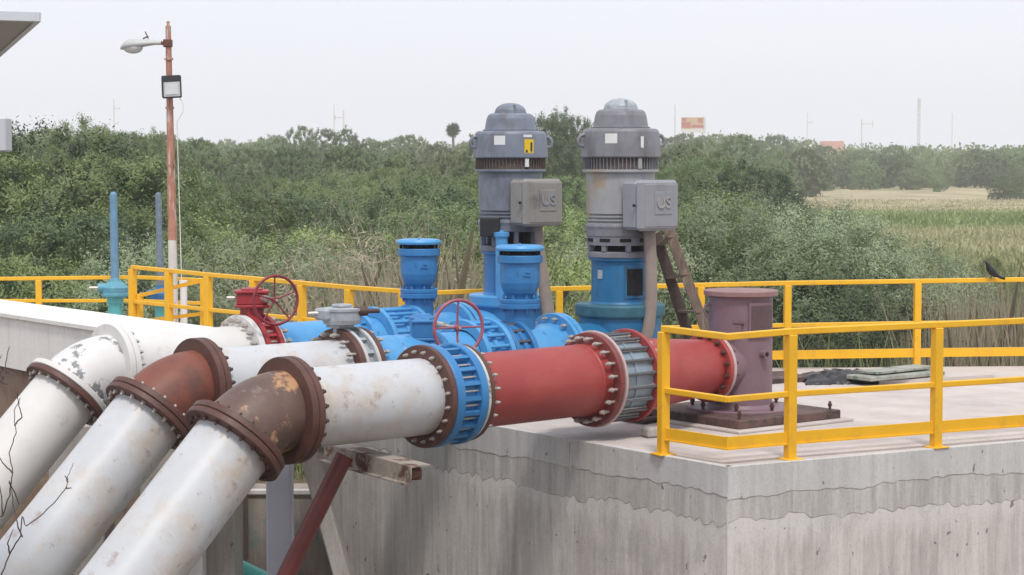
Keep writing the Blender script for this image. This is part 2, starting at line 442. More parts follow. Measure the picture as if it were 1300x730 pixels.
class MB:
    def __init__(s):
        s.v, s.f, s.m, s.sm = [], [], [], []

    def _add(s, vs, fs, mi=0, smooth=False):
        o = len(s.v)
        s.v += [Vector(p) for p in vs]
        for f in fs:
            s.f.append([i + o for i in f])
            s.m.append(mi)
            s.sm.append(smooth)
        return s

    def box(s, c, size, rot=None, mi=0, bev=0.0):
        """box centred at c with size; rot = Matrix 3x3 or z angle; chamfered edges when bev"""
        hx, hy, hz = size[0] / 2, size[1] / 2, size[2] / 2
        if rot is None:
            M = Matrix.Identity(3)
        elif isinstance(rot, (int, float)):
            M = Matrix.Rotation(rot, 3, 'Z')
        else:
            M = rot
        c = Vector(c)
        if bev <= 0:
            vs = [c + M @ Vector((x * hx, y * hy, z * hz)) for x in (-1, 1) for y in (-1, 1) for z in (-1, 1)]
            fs = [(0, 1, 3, 2), (4, 6, 7, 5), (0, 4, 5, 1), (2, 3, 7, 6), (0, 2, 6, 4), (1, 5, 7, 3)]
            return s._add(vs, fs, mi)
        b = min(bev, hx * 0.9, hy * 0.9, hz * 0.9)
        vs, idx = [], {}
        for x in (-1, 1):
            for y in (-1, 1):
                for z in (-1, 1):
                    for k in range(3):
                        p = [x * hx, y * hy, z * hz]
                        for j in range(3):
                            if j != k:
                                p[j] -= (x, y, z)[j] * b
                        idx[(x, y, z, k)] = len(vs)
                        vs.append(c + M @ Vector(p))
        fs = []
        for k in range(3):
            a_, b_ = [j for j in range(3) if j != k]
            for sg in (-1, 1):
                q = []
                for (p, r) in ((-1, -1), (1, -1), (1, 1), (-1, 1)):
                    t = [0, 0, 0]
                    t[k] = sg
                    t[a_] = p
                    t[b_] = r
                    q.append(idx[(*t, k)])
                fs.append(q)
        for k in range(3):
            a_, b_ = [j for j in range(3) if j != k]
            for p in (-1, 1):
                for r in (-1, 1):
                    q = []
                    for e, kk in ((-1, a_), (-1, b_), (1, b_), (1, a_)):
                        t = [0, 0, 0]
                        t[k] = e
                        t[a_] = p
                        t[b_] = r
                        q.append(idx[(*t, kk)])
                    fs.append(q)
        for x in (-1, 1):
            for y in (-1, 1):
                for z in (-1, 1):
                    fs.append([idx[(x, y, z, k)] for k in range(3)])
        return s._add(vs, fs, mi)

    def beam(s, p0, p1, w, h, mi=0, up=Z, ext=0.0, bev=0.0):
        """rectangular bar from p0 to p1; w across, h along up"""
        p0, p1 = Vector(p0), Vector(p1)
        d = (p1 - p0)
        ln = d.length
        d.normalize()
        up = Vector(up)
        sx = d.cross(up).normalized()
        uu = sx.cross(d).normalized()
        M = Matrix((sx, d, uu)).transposed()
        return s.box((p0 + p1) / 2, (w, ln + 2 * ext, h), M, mi, bev)

    def lathe(s, org, ax, prof, n=32, mi=0, cap=True, a0=0.0, a1=2 * PI, sharp=True):
        """profile [(r, h)...] spun round the axis; sharp duplicates rings so that edges stay crisp"""
        x, y, a = frame_of(ax)
        org = Vector(org)
        full = abs(a1 - a0 - 2 * PI) < 1e-6
        cnt = n if full else n + 1

        def ringv(r, h):
            return [org + a * h + (x * math.cos(a0 + (a1 - a0) * k / n) + y * math.sin(a0 + (a1 - a0) * k / n)) * r for k in range(cnt)]
        for i in range(len(prof) - 1):
            (r0, h0), (r1, h1) = prof[i], prof[i + 1]
            vs = ringv(r0, h0) + ringv(r1, h1)
            fs = []
            for k in range(n):
                k2 = (k + 1) % cnt
                fs.append((k, k2, cnt + k2, cnt + k))
            s._add(vs, fs, mi, True)
        if cap:
            for (r, h), rev in ((prof[0], True), (prof[-1], False)):
                if r > 1e-5:
                    vs = ringv(r, h)
                    f = list(range(cnt))
                    s._add(vs, [f[::-1] if rev else f], mi, False)
        return s

    def cyl(s, p0, p1, r0, r1=None, n=16, mi=0, cap=True):
        p0, p1 = Vector(p0), Vector(p1)
        d = p1 - p0
        return s.lathe(p0, d, [(r0, 0), (r0 if r1 is None else r1, d.length)], n, mi, cap)

    def tube(s, pts, rad, n=10, mi=0, cap=True, closed=False):
        pts = [Vector(p) for p in pts]
        rads = rad if isinstance(rad, (list, tuple)) else [rad] * len(pts)
        m = len(pts)
        vs, prev = [], None
        for i, p in enumerate(pts):
            if closed:
                t = (pts[(i + 1) % m] - pts[i - 1]).normalized()
            else:
                t = (pts[min(i + 1, m - 1)] - pts[max(i - 1, 0)]).normalized()
            if prev is None:
                x, y, _ = frame_of(t)
            else:
                x = (prev - t * prev.dot(t)).normalized()
                y = t.cross(x)
            prev = x
            vs += [p + (x * math.cos(2 * PI * k / n) + y * math.sin(2 * PI * k / n)) * rads[i] for k in range(n)]
        fs = []
        for i in range(m if closed else m - 1):
            j = (i + 1) % m
            for k in range(n):
                k2 = (k + 1) % n
                fs.append((i * n + k, i * n + k2, j * n + k2, j * n + k))
        s._add(vs, fs, mi, True)
        if cap and not closed:
            s._add(vs[:n], [tuple(range(n))[::-1]], mi)
            s._add(vs[-n:], [tuple(range(n))], mi)
        return s

    def torus(s, c, ax, R_, r, n=48, k=10, mi=0):
        x, y, a = frame_of(ax)
        return s.tube([Vector(c) + (x * math.cos(2 * PI * i / n) + y * math.sin(2 * PI * i / n)) * R_ for i in range(n)], r, k, mi, closed=True)

    def prism(s, poly, z0, z1, mi=0):
        n = len(poly)
        vs = [(p[0], p[1], z0) for p in poly] + [(p[0], p[1], z1) for p in poly]
        fs = [tuple(range(n))[::-1], tuple(range(n, 2 * n))] + [(i, (i + 1) % n, n + (i + 1) % n, n + i) for i in range(n)]
        return s._add(vs, fs, mi)

    def ball(s, c, r, n=12, mi=0, sc=(1, 1, 1), rot=None):
        vs, fs = [], []
        M = rot or Matrix.Identity(3)
        h = n // 2
        for i in range(h + 1):
            th = PI * i / h
            for k in range(n):
                ph = 2 * PI * k / n
                vs.append(Vector(c) + M @ Vector((r * sc[0] * math.sin(th) * math.cos(ph), r * sc[1] * math.sin(th) * math.sin(ph), r * sc[2] * math.cos(th))))
        for i in range(h):
            for k in range(n):
                k2 = (k + 1) % n
                fs.append((i * n + k, (i + 1) * n + k, (i + 1) * n + k2, i * n + k2))
        return s._add(vs, fs, mi, True)

    def build(s, name, mats, parent=None, org=None, label=None):
        """link as one mesh object; vertices are given in world space, org is the object's origin"""
        if not isinstance(mats, (list, tuple)):
            mats = [mats]
        if org is None:
            org = sum(s.v, Vector()) / len(s.v)
        org = Vector(org)
        me = bpy.data.meshes.new(name)
        me.from_pydata([p - org for p in s.v], [], s.f)
        for m in mats:
            me.materials.append(m)
        me.polygons.foreach_set('material_index', s.m)
        me.polygons.foreach_set('use_smooth', s.sm)
        me.update()
        o = bpy.data.objects.new(name, me)
        COL.objects.link(o)
        o.location = org
        if parent is not None:
            attach(o, parent)
        if label:
            o['label'] = label
        return o


def wloc(o):
    p = Vector(o.location)
    q = o.parent
    while q is not None:
        p = q.matrix_basis @ p
        q = q.parent
    return p


def attach(o, parent):
    """parents in this scene are never rotated before their parts are attached"""
    o.parent = parent
    w = Vector()
    q = parent
    while q is not None:
        w += Vector(q.location)
        q = q.parent
    o.location = Vector(o.location) - w


def tag(o, label, cat, group=None):
    o['label'] = label
    o['category'] = cat
    if group:
        o['group'] = group
    return o


def thing(name, label, cat, loc, group=None):
    o = bpy.data.objects.new(name, None)
    COL.objects.link(o)
    o.location = loc
    o.empty_display_size = 0.3
    return tag(o, label, cat, group)


def structure(o):
    o['kind'] = 'structure'
    return o


# ------------------------------------------------------------------ bolts
def bolt_mesh(name, mat, L0, L1, r=0.018):
    """stud along +X with a nut at both ends, from -L0 to +L1"""
    b = MB()
    b.cyl((-L0 - 0.02, 0, 0), (L1 + 0.02, 0, 0), r * 0.6, n=8)
    b.cyl((-L0, 0, 0), (-L0 + 0.022, 0, 0), r, n=6)
    b.cyl((L1 - 0.022, 0, 0), (L1, 0, 0), r, n=6)
    me = bpy.data.meshes.new(name)
    me.from_pydata([tuple(p) for p in b.v], [], b.f)
    me.materials.append(mat)
    return me


BM = {}


def bolts(parent, c, ax, rad, n, mat, L0, L1, r=0.018, ph=0.0):
    key = (mat.name, round(L0, 3), round(L1, 3), r)
    if key not in BM:
        BM[key] = bolt_mesh('bolt', mat, L0, L1, r)
    x, y, a = frame_of(ax)
    # columns: local X -> axis
    Mr = Matrix((a, x, y)).transposed()
    first = None
    for k in range(n):
        t = 2 * PI * (k + 0.5) / n + ph
        p = Vector(c) + (x * math.cos(t) + y * math.sin(t)) * rad
        if first is None:
            o = bpy.data.objects.new('bolt', BM[key])
            first = o
        else:
            o = first.copy()
            o.parent = None
        COL.objects.link(o)
        o.rotation_euler = Mr.to_euler()
        o.location = p
        attach(o, parent)


# ------------------------------------------------------------------ pipelines
ZP = 0.49
pA0, pA1 = W(500, 507, ZP), W(940, 462, ZP)
D = (pA1 - pA0).normalized()
PERP = Vector((D.y, -D.x, 0))          # towards the camera and to the right
LA = pA0
LB = W(248, 491, ZP)
LC = W(141, 467, ZP)
RP, RF = 0.29, 0.385


def at(P0, u):
    """point on a pipe axis that shows at picture column u"""
    lo, hi = -6.0, 9.0
    for _ in range(50):
        mid = (lo + hi) / 2
        if scr(P0 + D * mid)[0] < u:
            lo = mid
        else:
            hi = mid
    return P0 + D * ((lo + hi) / 2)


TH = R(45)
I_DIR = Vector((-D.x * math.cos(TH), -D.y * math.cos(TH), -math.sin(TH)))


def flange(name, c, ax, t, r, mat, parent, bolt=None, r_in=0.0, n=48, label=None):
    """ring plate centred at c, thickness t; bolt = (count, pitch radius, mat, L0, L1, r)"""
    b = MB()
    ch = min(0.006, t * 0.3)
    b.lathe(c, ax, [(r_in, -t / 2), (r - ch, -t / 2), (r, -t / 2 + ch), (r, t / 2 - ch), (r - ch, t / 2), (r_in, t / 2)], n, cap=False)
    o = b.build(name, mat, parent, org=c, label=label)
    if bolt:
        bolts(o, c, ax, bolt[1], bolt[0], bolt[2], bolt[3], bolt[4], bolt[5])
    return o


def pipe(name, p0, p1, r, mat, parent, r1=None, n=56, seams=(), label=None):
    b = MB()
    b.cyl(p0, p1, r, r1, n=n, cap=False)
    d = (Vector(p1) - Vector(p0))
    for sfrac in seams:                        # weld beads
        c = Vector(p0) + d * sfrac
        b.lathe(c, d, [(r, -0.012), (r + 0.005, -0.004), (r + 0.005, 0.004), (r, 0.012)], n, cap=False)
    return b.build(name, mat, parent, label=label)


def elbow(parent, E, tl, mat, label=None):
    """45 degree bend: E = corner of the two axes, tl = tangent length"""
    b = MB()
    a = E + D * tl
    c = E + I_DIR * tl
    Rb = tl / math.tan(TH / 2)
    up = Vector((0, 0, 1))
    cen = a - up * Rb            # centre of the bend lies below the horizontal leg
    pts = []
    for i in range(13):
        t = TH * i / 12
        pts.append(cen + up * Rb * math.cos(t) - D * Rb * math.sin(t))
    b.tube(pts, RP, 56, cap=False)
    b.build('elbow', mat, parent, label=label)
    return a, c, pts[-1]


def pipeline(P0, u_up, label, flm, elm, elabel, group, blt_out, blt_in, pm, tl=0.25, inner=None):
    up = at(P0, u_up)
    E = up - D * tl
    t = thing('discharge_pipeline', label, 'pipeline', Vector((E.x, E.y, 0)), group)
    a, c, end = elbow(t, E, tl, elm, elabel)
    f1 = flange('flange', a - D * 0.005, D, 0.055, RF, flm, t)
    f2 = flange('flange', a + D * 0.052, D, 0.052, RF, flm, t, (20, RF - 0.05, blt_out, 0.06, 0.062, 0.021))
    g = E + I_DIR * tl
    f3 = flange('flange', g - I_DIR * 0.028, I_DIR, 0.05, RF, flm, t)
    f4 = flange('flange', g + I_DIR * 0.028, I_DIR, 0.05, RF + 0.004, inner or flm, t, (20, RF - 0.05, blt_in, 0.09, 0.034, 0.018))
    low = g + I_DIR * 7.2
    pipe('inclined_pipe', g + I_DIR * 0.03, low, RP, pm, t, seams=(0.45,))
    return t, a


GP = 'three parallel discharge pipelines'
tA, aA = pipeline(LA, 362, 'nearest pipeline, white then red, with stained brown elbow, ending at mauve pump head', rustp, elbA, 'brown elbow with orange and grey stains', GP, boltd, boltd, wp)
tB, aB = pipeline(LB, 250, 'middle pipeline with plain rust-brown elbow, white then blue towards the right pump', rustp, elbB, 'plain rust-brown elbow', GP, boltd, boltm, wp)
tC, aC = pipeline(LC, 141, 'farthest pipeline with scraped white elbow, turning blue after the red valve', wp2, scraped, 'white elbow with scraped grey patches', GP, boltm, boltm, wp2, inner=rustp)

# --- line A
cA1, cA1e = at(LA, 534), at(LA, 586)
pipe('white_pipe', aA + D * 0.07, cA1, RP, wp, tA, seams=(0.1,))
flange('flange', cA1 + D * 0.02, D, 0.045, RF + 0.005, rustp, tA, (20, RF - 0.045, boltm, 0.04, 0.465, 0.015))
# blue coupling: two rings, recessed sleeve, studs seen between
d1 = (cA1e - cA1).length
b = MB()
b.lathe(cA1 + D * 0.045, D, [(0.30, 0), (RF, 0), (RF + 0.008, 0.01), (RF + 0.008, 0.07), (RF - 0.005, 0.08), (0.345, 0.08), (0.326, 0.09), (0.326, 0.23), (0.345, 0.24), (RF - 0.005, 0.24), (RF + 0.005, 0.25), (RF + 0.005, 0.30), (RF - 0.005, 0.31), (0.30, 0.31)], 56, cap=False)
for k in range(20):
    x, y, a = frame_of(D)
    t = 2 * PI * k / 20
    q = (x * math.cos(t) + y * math.sin(t))
    M = Matrix((a, q, a.cross(q))).transposed()
    b.box(cA1 + D * 0.205 + q * 0.355, (0.16, 0.04, 0.032), M)
b.build('coupling', bluem, tA, label='blue studded coupling between the white and red pipe')
flange('gasket_ring', cA1 + D * 0.375, D, 0.03, RF - 0.01, ivory, tA, label='chipped ivory ring')
flange('flange', cA1 + D * 0.412, D, 0.04, RF - 0.01, rustp, tA)
cA2, cA2e = at(LA, 752), at(LA, 796)
pipe('red_pipe', cA1 + D * 0.43, cA2, RP, redp, tA, seams=(0.04, 0.9))
fA = flange('flange', cA2 - D * 0.03, D, 0.045, RF, redf, tA)
flange('coupling_ring', cA2 + D * 0.012, D, 0.026, RF + 0.012, pinkr, tA, (20, RF - 0.045, boltm, 0.14, 0.36, 0.02), label='pale ring of the open tie-rod coupling')
dd = (cA2e - cA2).length
b = MB()
b.lathe(cA2 + D * 0.03, D, [(0.325, 0), (0.325, dd - 0.05)], 56, cap=False)
b.lathe(cA2 + D * (0.03 + dd * 0.36), D, [(0.325, 0), (0.335, 0.005), (0.335, 0.03), (0.325, 0.035)], 56, cap=False)
b.build('coupling_sleeve', drum, tA, label='bluish steel sleeve inside the coupling')
x, y, a = frame_of(D)
for k in range(20):
    t = 2 * PI * (k + 0.5) / 20
    q = (x * math.cos(t) + y * math.sin(t)) * (RF - 0.028)
    MB().cyl(cA2 + D * 0.025 + q, cA2e + q - D * 0.02, 0.013, n=8).build('tie_rod', rodm, tA)
flange('coupling_ring', cA2e, D, 0.035, RF + 0.005, redp, tA, label='faded red ring of the coupling')
uR0, uR1 = at(LA, 832), at(LA, 897)
pipe('red_pipe', cA2e + D * 0.01, uR0, RP, redp, tA)
b = MB()
Rr = 0.235
b.lathe(uR0, D, [(RP, 0), (RP - 0.004, 0.05), (Rr + 0.01, (uR1 - uR0).length - 0.08), (Rr, (uR1 - uR0).length)], 56, cap=False)
b.build('reducer', redp, tA)
# rod bolts with triangular heads on the red pipe by the coupling
for k in range(20):
    t = 2 * PI * (k + 0.5) / 20
    q = (x * math.cos(t) + y * math.sin(t))
    MB().lathe(cA2e + D * 0.135 + q * (RP - 0.004), q, [(0.034, 0), (0.030, 0.014), (0.012, 0.034), (0.0, 0.036)], 6, cap=False).build('stud_lug', boltr, tA)
flange('flange', uR1 + D * 0.005, D, 0.04, 0.30, redp, tA, (16, 0.265, boltd, 0.045, 0.085, 0.019))
flange('gasket_ring', uR1 + D * 0.044, D, 0.034, 0.302, pinkr, tA, label='pale pink ring against the mauve pump head')

# --- line B
cB1 = at(LB, 426)
pipe('white_pipe', aB + D * 0.07, cB1, RP, wp, tB, seams=(0.45,))
flange('flange', cB1 + D * 0.02, D, 0.05, RF, rustp, tB, (16, RF - 0.045, boltm, 0.10, 0.31, 0.02))
# grey butterfly valve with gearbox on the middle line
gv = thing('butterfly_valve', 'grey wafer valve with a grey gearbox and no handwheel, on the middle pipeline', 'valve', Vector((cB1.x, cB1.y, 0)))
b = MB()
b.lathe(cB1 + D * 0.05, D, [(0.30, 0), (RF - 0.005, 0), (RF - 0.005, 0.035), (0.33, 0.04), (0.33, 0.115), (RF - 0.005, 0.12), (RF - 0.005, 0.155), (0.30, 0.155)], 56, cap=False)
for k in range(16):
    t = 2 * PI * (k + 0.5) / 16
    q = (x * math.cos(t) + y * math.sin(t))
    M = Matrix((a, q, a.cross(q))).transposed()
    b.box(cB1 + D * 0.127 + q * 0.35, (0.08, 0.03, 0.03), M)
b.build('valve_body', galvd, gv)
for o_ in (0.066, 0.190):
    flange('valve_ring', cB1 + D * o_, D, 0.03, RF + 0.006, ivory if 0 else wp, gv, label='white painted ring of the grey valve')
vb = cB1 + D * 0.05
gz_ = vb + Z * (RF + 0.02)
b = MB()
b.cyl(vb + Z * 0.33, gz_ + Z * 0.06, 0.06, 0.06, 16)
b.box(gz_ + Z * 0.0, (0.17, 0.17, 0.03), math.atan2(D.y, D.x), bev=0.005)
b.build('valve_neck', galvd, gv)
g0 = WY(434, 398, gz_.y)
b = MB()
ang = math.atan2(D.y, D.x)
b.lathe((g0.x, g0.y, g0.z - 0.10), Z, [(0.09, 0), (0.155, 0.015), (0.165, 0.05), (0.165, 0.12), (0.175, 0.125), (0.175, 0.145), (0.15, 0.15), (0.0, 0.155)], 28)
b.box((g0.x - 0.05, g0.y, g0.z + 0.0), (0.34, 0.18, 0.10), ang, bev=0.02)
b.box((g0.x, g0.y, g0.z + 0.065), (0.13, 0.13, 0.03), ang, bev=0.01)
b.build('gearbox', galvd, gv)
b = MB()
sd = Vector((0.97, 0.2, 0.02)).normalized()
b.cyl(g0 + Vector((0.1, -0.05, 0.02)), g0 + Vector((0.1, -0.05, 0.02)) + sd * 0.22, 0.02, n=10)
b.cyl(g0 + Vector((0.1, -0.05, 0.02)), g0 + Vector((0.1, -0.05, 0.02)) + sd * 0.12, 0.04, n=12)
b.build('input_shaft', boltd, gv)
b = MB()
b.cyl(g0 + Vector((-0.16, -0.08, 0.01)), g0 + Vector((-0.27, -0.1, 0.005)), 0.018, n=8)
b.build('stop_bolt', boltm, gv)
cB2 = cB1 + D * 0.238
flange('flange', cB2 + D * 0.0, D, 0.045, RF, rustp, tB, label='brown flange right of the grey valve')
cB3 = at(LB, 528)
pipe('blue_pipe', cB2, cB3, RP, blue, tB, seams=(0.55,))
# blue butterfly valve with the mauve wheel
bv = thing('butterfly_valve', 'blue butterfly valve whose gearbox carries the large mauve handwheel, on the middle pipeline', 'valve', Vector((cB3.x, cB3.y, 0)))
b = MB()
b.lathe(cB3 + D * 0.0, D, [(0.28, 0), (RP + 0.018, 0), (RP + 0.018, 0.03), (0.30, 0.04), (0.30, 0.15), (RP + 0.018, 0.16), (RP + 0.018, 0.19), (0.28, 0.19)], 56, cap=False)
b.cyl(cB3 + D * 0.12 + Z * 0.3, cB3 + D * 0.12 + Z * 0.44, 0.06, n=16)
b.build('valve_body', blued, bv)
gb = WY(536, 416, (cB3 + D * 0.12).y)
b = MB()
gb = WY(536, 416, (cB3 + D * 0.12).y - 0.12)
b.box(gb, (0.19, 0.24, 0.19), ang * 0.2, bev=0.02)
b.box(gb + Z * 0.06, (0.215, 0.27, 0.03), ang * 0.2, bev=0.01)
b.box(gb - Z * 0.095, (0.21, 0.26, 0.03), ang * 0.2, bev=0.01)
b.lathe(gb + Z * 0.07, Z, [(0.11, 0), (0.11, 0.02), (0.07, 0.05), (0.0, 0.055)], 20)
for dx in (-0.08, 0.08):
    for dy in (-0.1, 0.1):
        b.cyl(gb + Vector((dx, dy, 0.07)), gb + Vector((dx, dy, 0.09)), 0.014, n=6)
b.build('gearbox', blued, bv)


def handwheel(parent, c, nrm, R_, r, spokes, mat, gbp, shaft_mat, ph=0.0, ph0=None):
    nrm = Vector(nrm).normalized()
    x, y, a = frame_of(nrm)
    b = MB()
    b.torus(c, nrm, R_, r, 56, 10)
    for k in range(spokes):
        t = ph + 2 * PI * k / spokes
        q = x * math.cos(t) + y * math.sin(t)
        b.tube([c - nrm * 0.02, c + q * R_ * 0.4 - nrm * 0.018, c + q * R_ * 0.85 - nrm * 0.004, c + q * R_], [r * 0.8, r * 0.62, r * 0.55, r * 0.6], 8)
    b.cyl(c - nrm * 0.045, c + nrm * 0.012, 0.026, n=12)
    w = b.build('handwheel', mat, parent, org=c)
    MB().cyl(c + nrm * 0.012, c + nrm * 0.03, 0.014, n=6).build('hub_nut', boltm, w)
    b = MB()
    d = (c - gbp)
    b.cyl(gbp, c, 0.016, n=10)
    b.cyl(gbp, gbp + d * 0.45, 0.035, 0.03, n=12)
    b.build('shaft', shaft_mat, parent)
    return w


NW = Vector((0.50, -0.86, 0)).normalized()
cw = WY(582, 416, gb.y - 0.36)
handwheel(bv, cw, NW, 0.232, 0.015, 4, wheelm, Vector((gb.x + 0.1, gb.y - 0.02, cw.z)), boltm, ph=0.0)
# blue fin coupling after the valve
def fin_coupling(parent, c0, length, r, mat, nfin=20, rings=(0.0, 1.0), rr=0.0, name='coupling', label=None, inner=RP + 0.005, core=None):
    b = MB()
    for q in rings:
        c = c0 + D * (length * q)
        b.lathe(c, D, [(inner, -0.025), (r - 0.006, -0.025), (r, -0.018), (r, 0.018), (r - 0.006, 0.025), (inner, 0.025)], 56, cap=False)
    b.lathe(c0, D, [(inner + 0.012, 0), (inner + 0.012, length)], 56, cap=False)
    b.lathe(c0 + D * length * 0.45, D, [(inner + 0.012, 0), (inner + 0.03, 0.01), (inner + 0.03, 0.05), (inner + 0.012, 0.06)], 56, cap=False)
    o = b.build(name, mat, parent, org=c0, label=label)
    x, y, a = frame_of(D)
    for k in range(nfin):
        t = 2 * PI * (k + 0.5) / nfin
        q = (x * math.cos(t) + y * math.sin(t)) * (r - 0.035)
        MB().cyl(c0 + q + D * 0.02, c0 + q + D * (length - 0.02), 0.017, n=8).build('tie_rod', core or mat, o)
    return o


k0, k1 = at(LB, 588), at(LB, 606)
pipe('blue_pipe', cB3 + D * 0.2, at(LB, 640), RP - 0.01, blue, tB)
fin_coupling(tB, k0, (k1 - k0).length + 0.12, RF, blue, 20, label='blue coupling behind the mauve handwheel')
k2, k3 = at(LB, 628), at(LB, 650)
fin_coupling(tB, k2, (k3 - k2).length, RF - 0.03, blued, 16, label='open dark blue tie-rod cage beside the mauve wheel', core=rodm)
cB4, cB5 = at(LB, 640), at(LB, 705)
pipe('blue_pipe', cB4, cB5, RP + 0.005, blue, tB)
flange('flange', cB5 - D * 0.02, D, 0.05, RF, blue, tB, (16, RF - 0.045, boltm, 0.07, 0.10, 0.02))
flange('flange', cB5 + D * 0.04, D, 0.05, RF, blue, tB)
# --- line C
cC1 = at(LC, 305)
pipe('white_pipe', aC + D * 0.07, cC1, RP, wp2, tC)
flange('flange', cC1 - D * 0.0, D, 0.06, RF + 0.005, wp2, tC, (20, RF - 0.045, boltm, 0.075, 0.33, 0.024), label='wide white flange left of the red valve')
rv = thing('butterfly_valve', 'red valve with red gearbox and red five-spoke handwheel, on the farthest pipeline', 'valve', Vector((cC1.x, cC1.y, 0)))
b = MB()
b.lathe(cC1 + D * 0.035, D, [(0.30, 0), (RF + 0.01, 0), (RF + 0.01, 0.05), (0.345, 0.055), (0.345, 0.15), (RF + 0.01, 0.155), (RF + 0.01, 0.20), (0.30, 0.20)], 56, cap=False)
for k in range(20):
    t = 2 * PI * (k) / 20
    q = (x * math.cos(t) + y * math.sin(t))
    M = Matrix((a, q, a.cross(q))).transposed()
    b.box(cC1 + D * 0.137 + q * 0.36, (0.11, 0.03, 0.03), M)
b.build('valve_body', redv, rv)
vc = cC1 + D * 0.13
rg = WY(320, 379, vc.y - 0.02)
b = MB()
b.box((vc + Vector((0, 0, RF)) + Vector((rg.x, rg.y, rg.z))) / 2 - Z * 0.03, (0.17, 0.15, 0.24), ang, bev=0.01)
b.build('valve_neck', redv, rv)
b = MB()
b.box(rg, (0.28, 0.20, 0.11), 0.15, bev=0.012)
b.box(rg + Z * 0.065, (0.31, 0.24, 0.025), 0.15, bev=0.006)
b.box(rg - Z * 0.065, (0.31, 0.24, 0.025), 0.15, bev=0.006)
b.lathe(rg + Z * 0.07, Z, [(0.10, 0), (0.10, 0.02), (0.06, 0.03)], 20)
b.build('gearbox', redv, rv)
MB().cyl(rg + Vector((-0.13, -0.06, 0.01)), rg + Vector((-0.22, -0.08, 0.01)), 0.018, n=8).build('stop_bolt', boltm, rv)
cw2 = WY(350, 381, rg.y - 0.30)
handwheel(rv, cw2, Vector((0.55, -0.83, 0)), 0.218, 0.013, 5, wheelr, Vector((rg.x + 0.08, rg.y - 0.02, cw2.z)), boltm, ph=0.35)
flange('flange', cC1 + D * 0.262, D, 0.045, RF - 0.03, ivory, tC, label='ivory flange right of the red valve')
cC2 = at(LC, 520)
pipe('blue_pipe', cC1 + D * 0.27, at(LC, 600), RP, blue, tC)
flange('flange', at(LC, 452), D, 0.045, RF - 0.03, blue, tC, (16, RF - 0.075, blue, 0.05, 0.05, 0.018))
c5 = at(LC, 474)
fin_coupling(tC, c5, (cC2 - c5).length, RF + 0.005, blue, 20, label='wide blue tie-rod coupling left of the first air valve')
flange('flange', at(LC, 575), D, 0.05, RF, blue, tC)
flange('flange', at(LC, 582), D, 0.05, RF, blue, tC, (16, RF - 0.045, blue, 0.07, 0.07, 0.018))
pipe('blue_pipe', at(LC, 590), at(LC, 640), RP, blue, tC)


# ------------------------------------------------------------------ air release valves
def air_valve(P, px, Yp, label):
    """vertical axis through the pipe axis point P; tp = pixels per metre"""
    zt = WY(px, 0, Yp)
    ptop = P.z + RP
    ax = Vector((P.x, P.y, 0))
    t = thing('air_release_valve', label, 'air valve', (P.x, P.y, ptop - 0.03), 'blue air release valves on the pipelines')
    s0 = ptop - 0.06
    top = 1.515
    H = top

    def zz(k):
        return H - k
    b = MB()
    b.lathe(ax, Z, [(0.140, s0), (0.140, zz(0.565)), (0.134, zz(0.56)), (0.134, zz(0.53))], 40, cap=False)
    b.build('neck_pipe', blued, t)
    b = MB()
    b.lathe(ax, Z, [(0.0, zz(0.575)), (0.178, zz(0.575)), (0.184, zz(0.57)), (0.184, zz(0.535)), (0.178, zz(0.53)), (0.178, zz(0.525)), (0.182, zz(0.52)), (0.182, zz(0.492)), (0.176, zz(0.486)), (0.13, zz(0.486))], 44, cap=False)
    f = b.build('neck_flange', blued, t)
    bolts(f, ax + Z * zz(0.53), Z, 0.158, 8, blued, 0.06, 0.06, 0.016)
    b = MB()
    b.lathe(ax, Z, [(0.12, zz(0.487)), (0.125, zz(0.462)), (0.150, zz(0.43)), (0.166, zz(0.39)), (0.178, zz(0.34)), (0.180, zz(0.28)), (0.180, zz(0.165)), (0.202, zz(0.16)), (0.205, zz(0.155)), (0.205, zz(0.098)), (0.20, zz(0.092)), (0.15, zz(0.09))], 48, cap=False)
    # cast marks
    b.box(ax + Vector((0.06, -0.170, zz(0.27))), (0.07, 0.02, 0.012), 0.3)
    b.box(ax + Vector((0.07, -0.166, zz(0.24))), (0.04, 0.02, 0.012), 0.3)
    b.build('valve_body', bluem, t)
    b = MB()
    for k in range(8):
        q = Vector((math.cos(2 * PI * k / 8 + 0.2), math.sin(2 * PI * k / 8 + 0.2), 0)) * 0.175
        b.cyl(ax + q + Z * zz(0.092), ax + q + Z * zz(0.045), 0.014, n=8)
    b.lathe(ax, Z, [(0.15, zz(0.092)), (0.145, zz(0.045))], 24)
    b.build('vent_screen', mdark, t)
    b = MB()
    b.lathe(ax, Z, [(0.0, zz(0.052)), (0.21, zz(0.052)), (0.218, zz(0.045)), (0.22, zz(0.028)), (0.205, zz(0.008)), (0.17, zz(0.0)), (0.08, zz(0.004)), (0.0, zz(0.006))], 48, cap=False)
    b.ball(ax + Z * zz(0.0), 0.014, 8)
    b.build('cap', blue, t)
    return t


pv1 = at(LC, 532)
air_valve(pv1, 532, pv1.y, 'left-hand blue air release valve standing clear against the brush, on the farthest pipeline')
pv2 = at(LB, 660)
air_valve(pv2, 660, pv2.y, 'right-hand blue air release valve overlapping the left pump, on the middle pipeline')


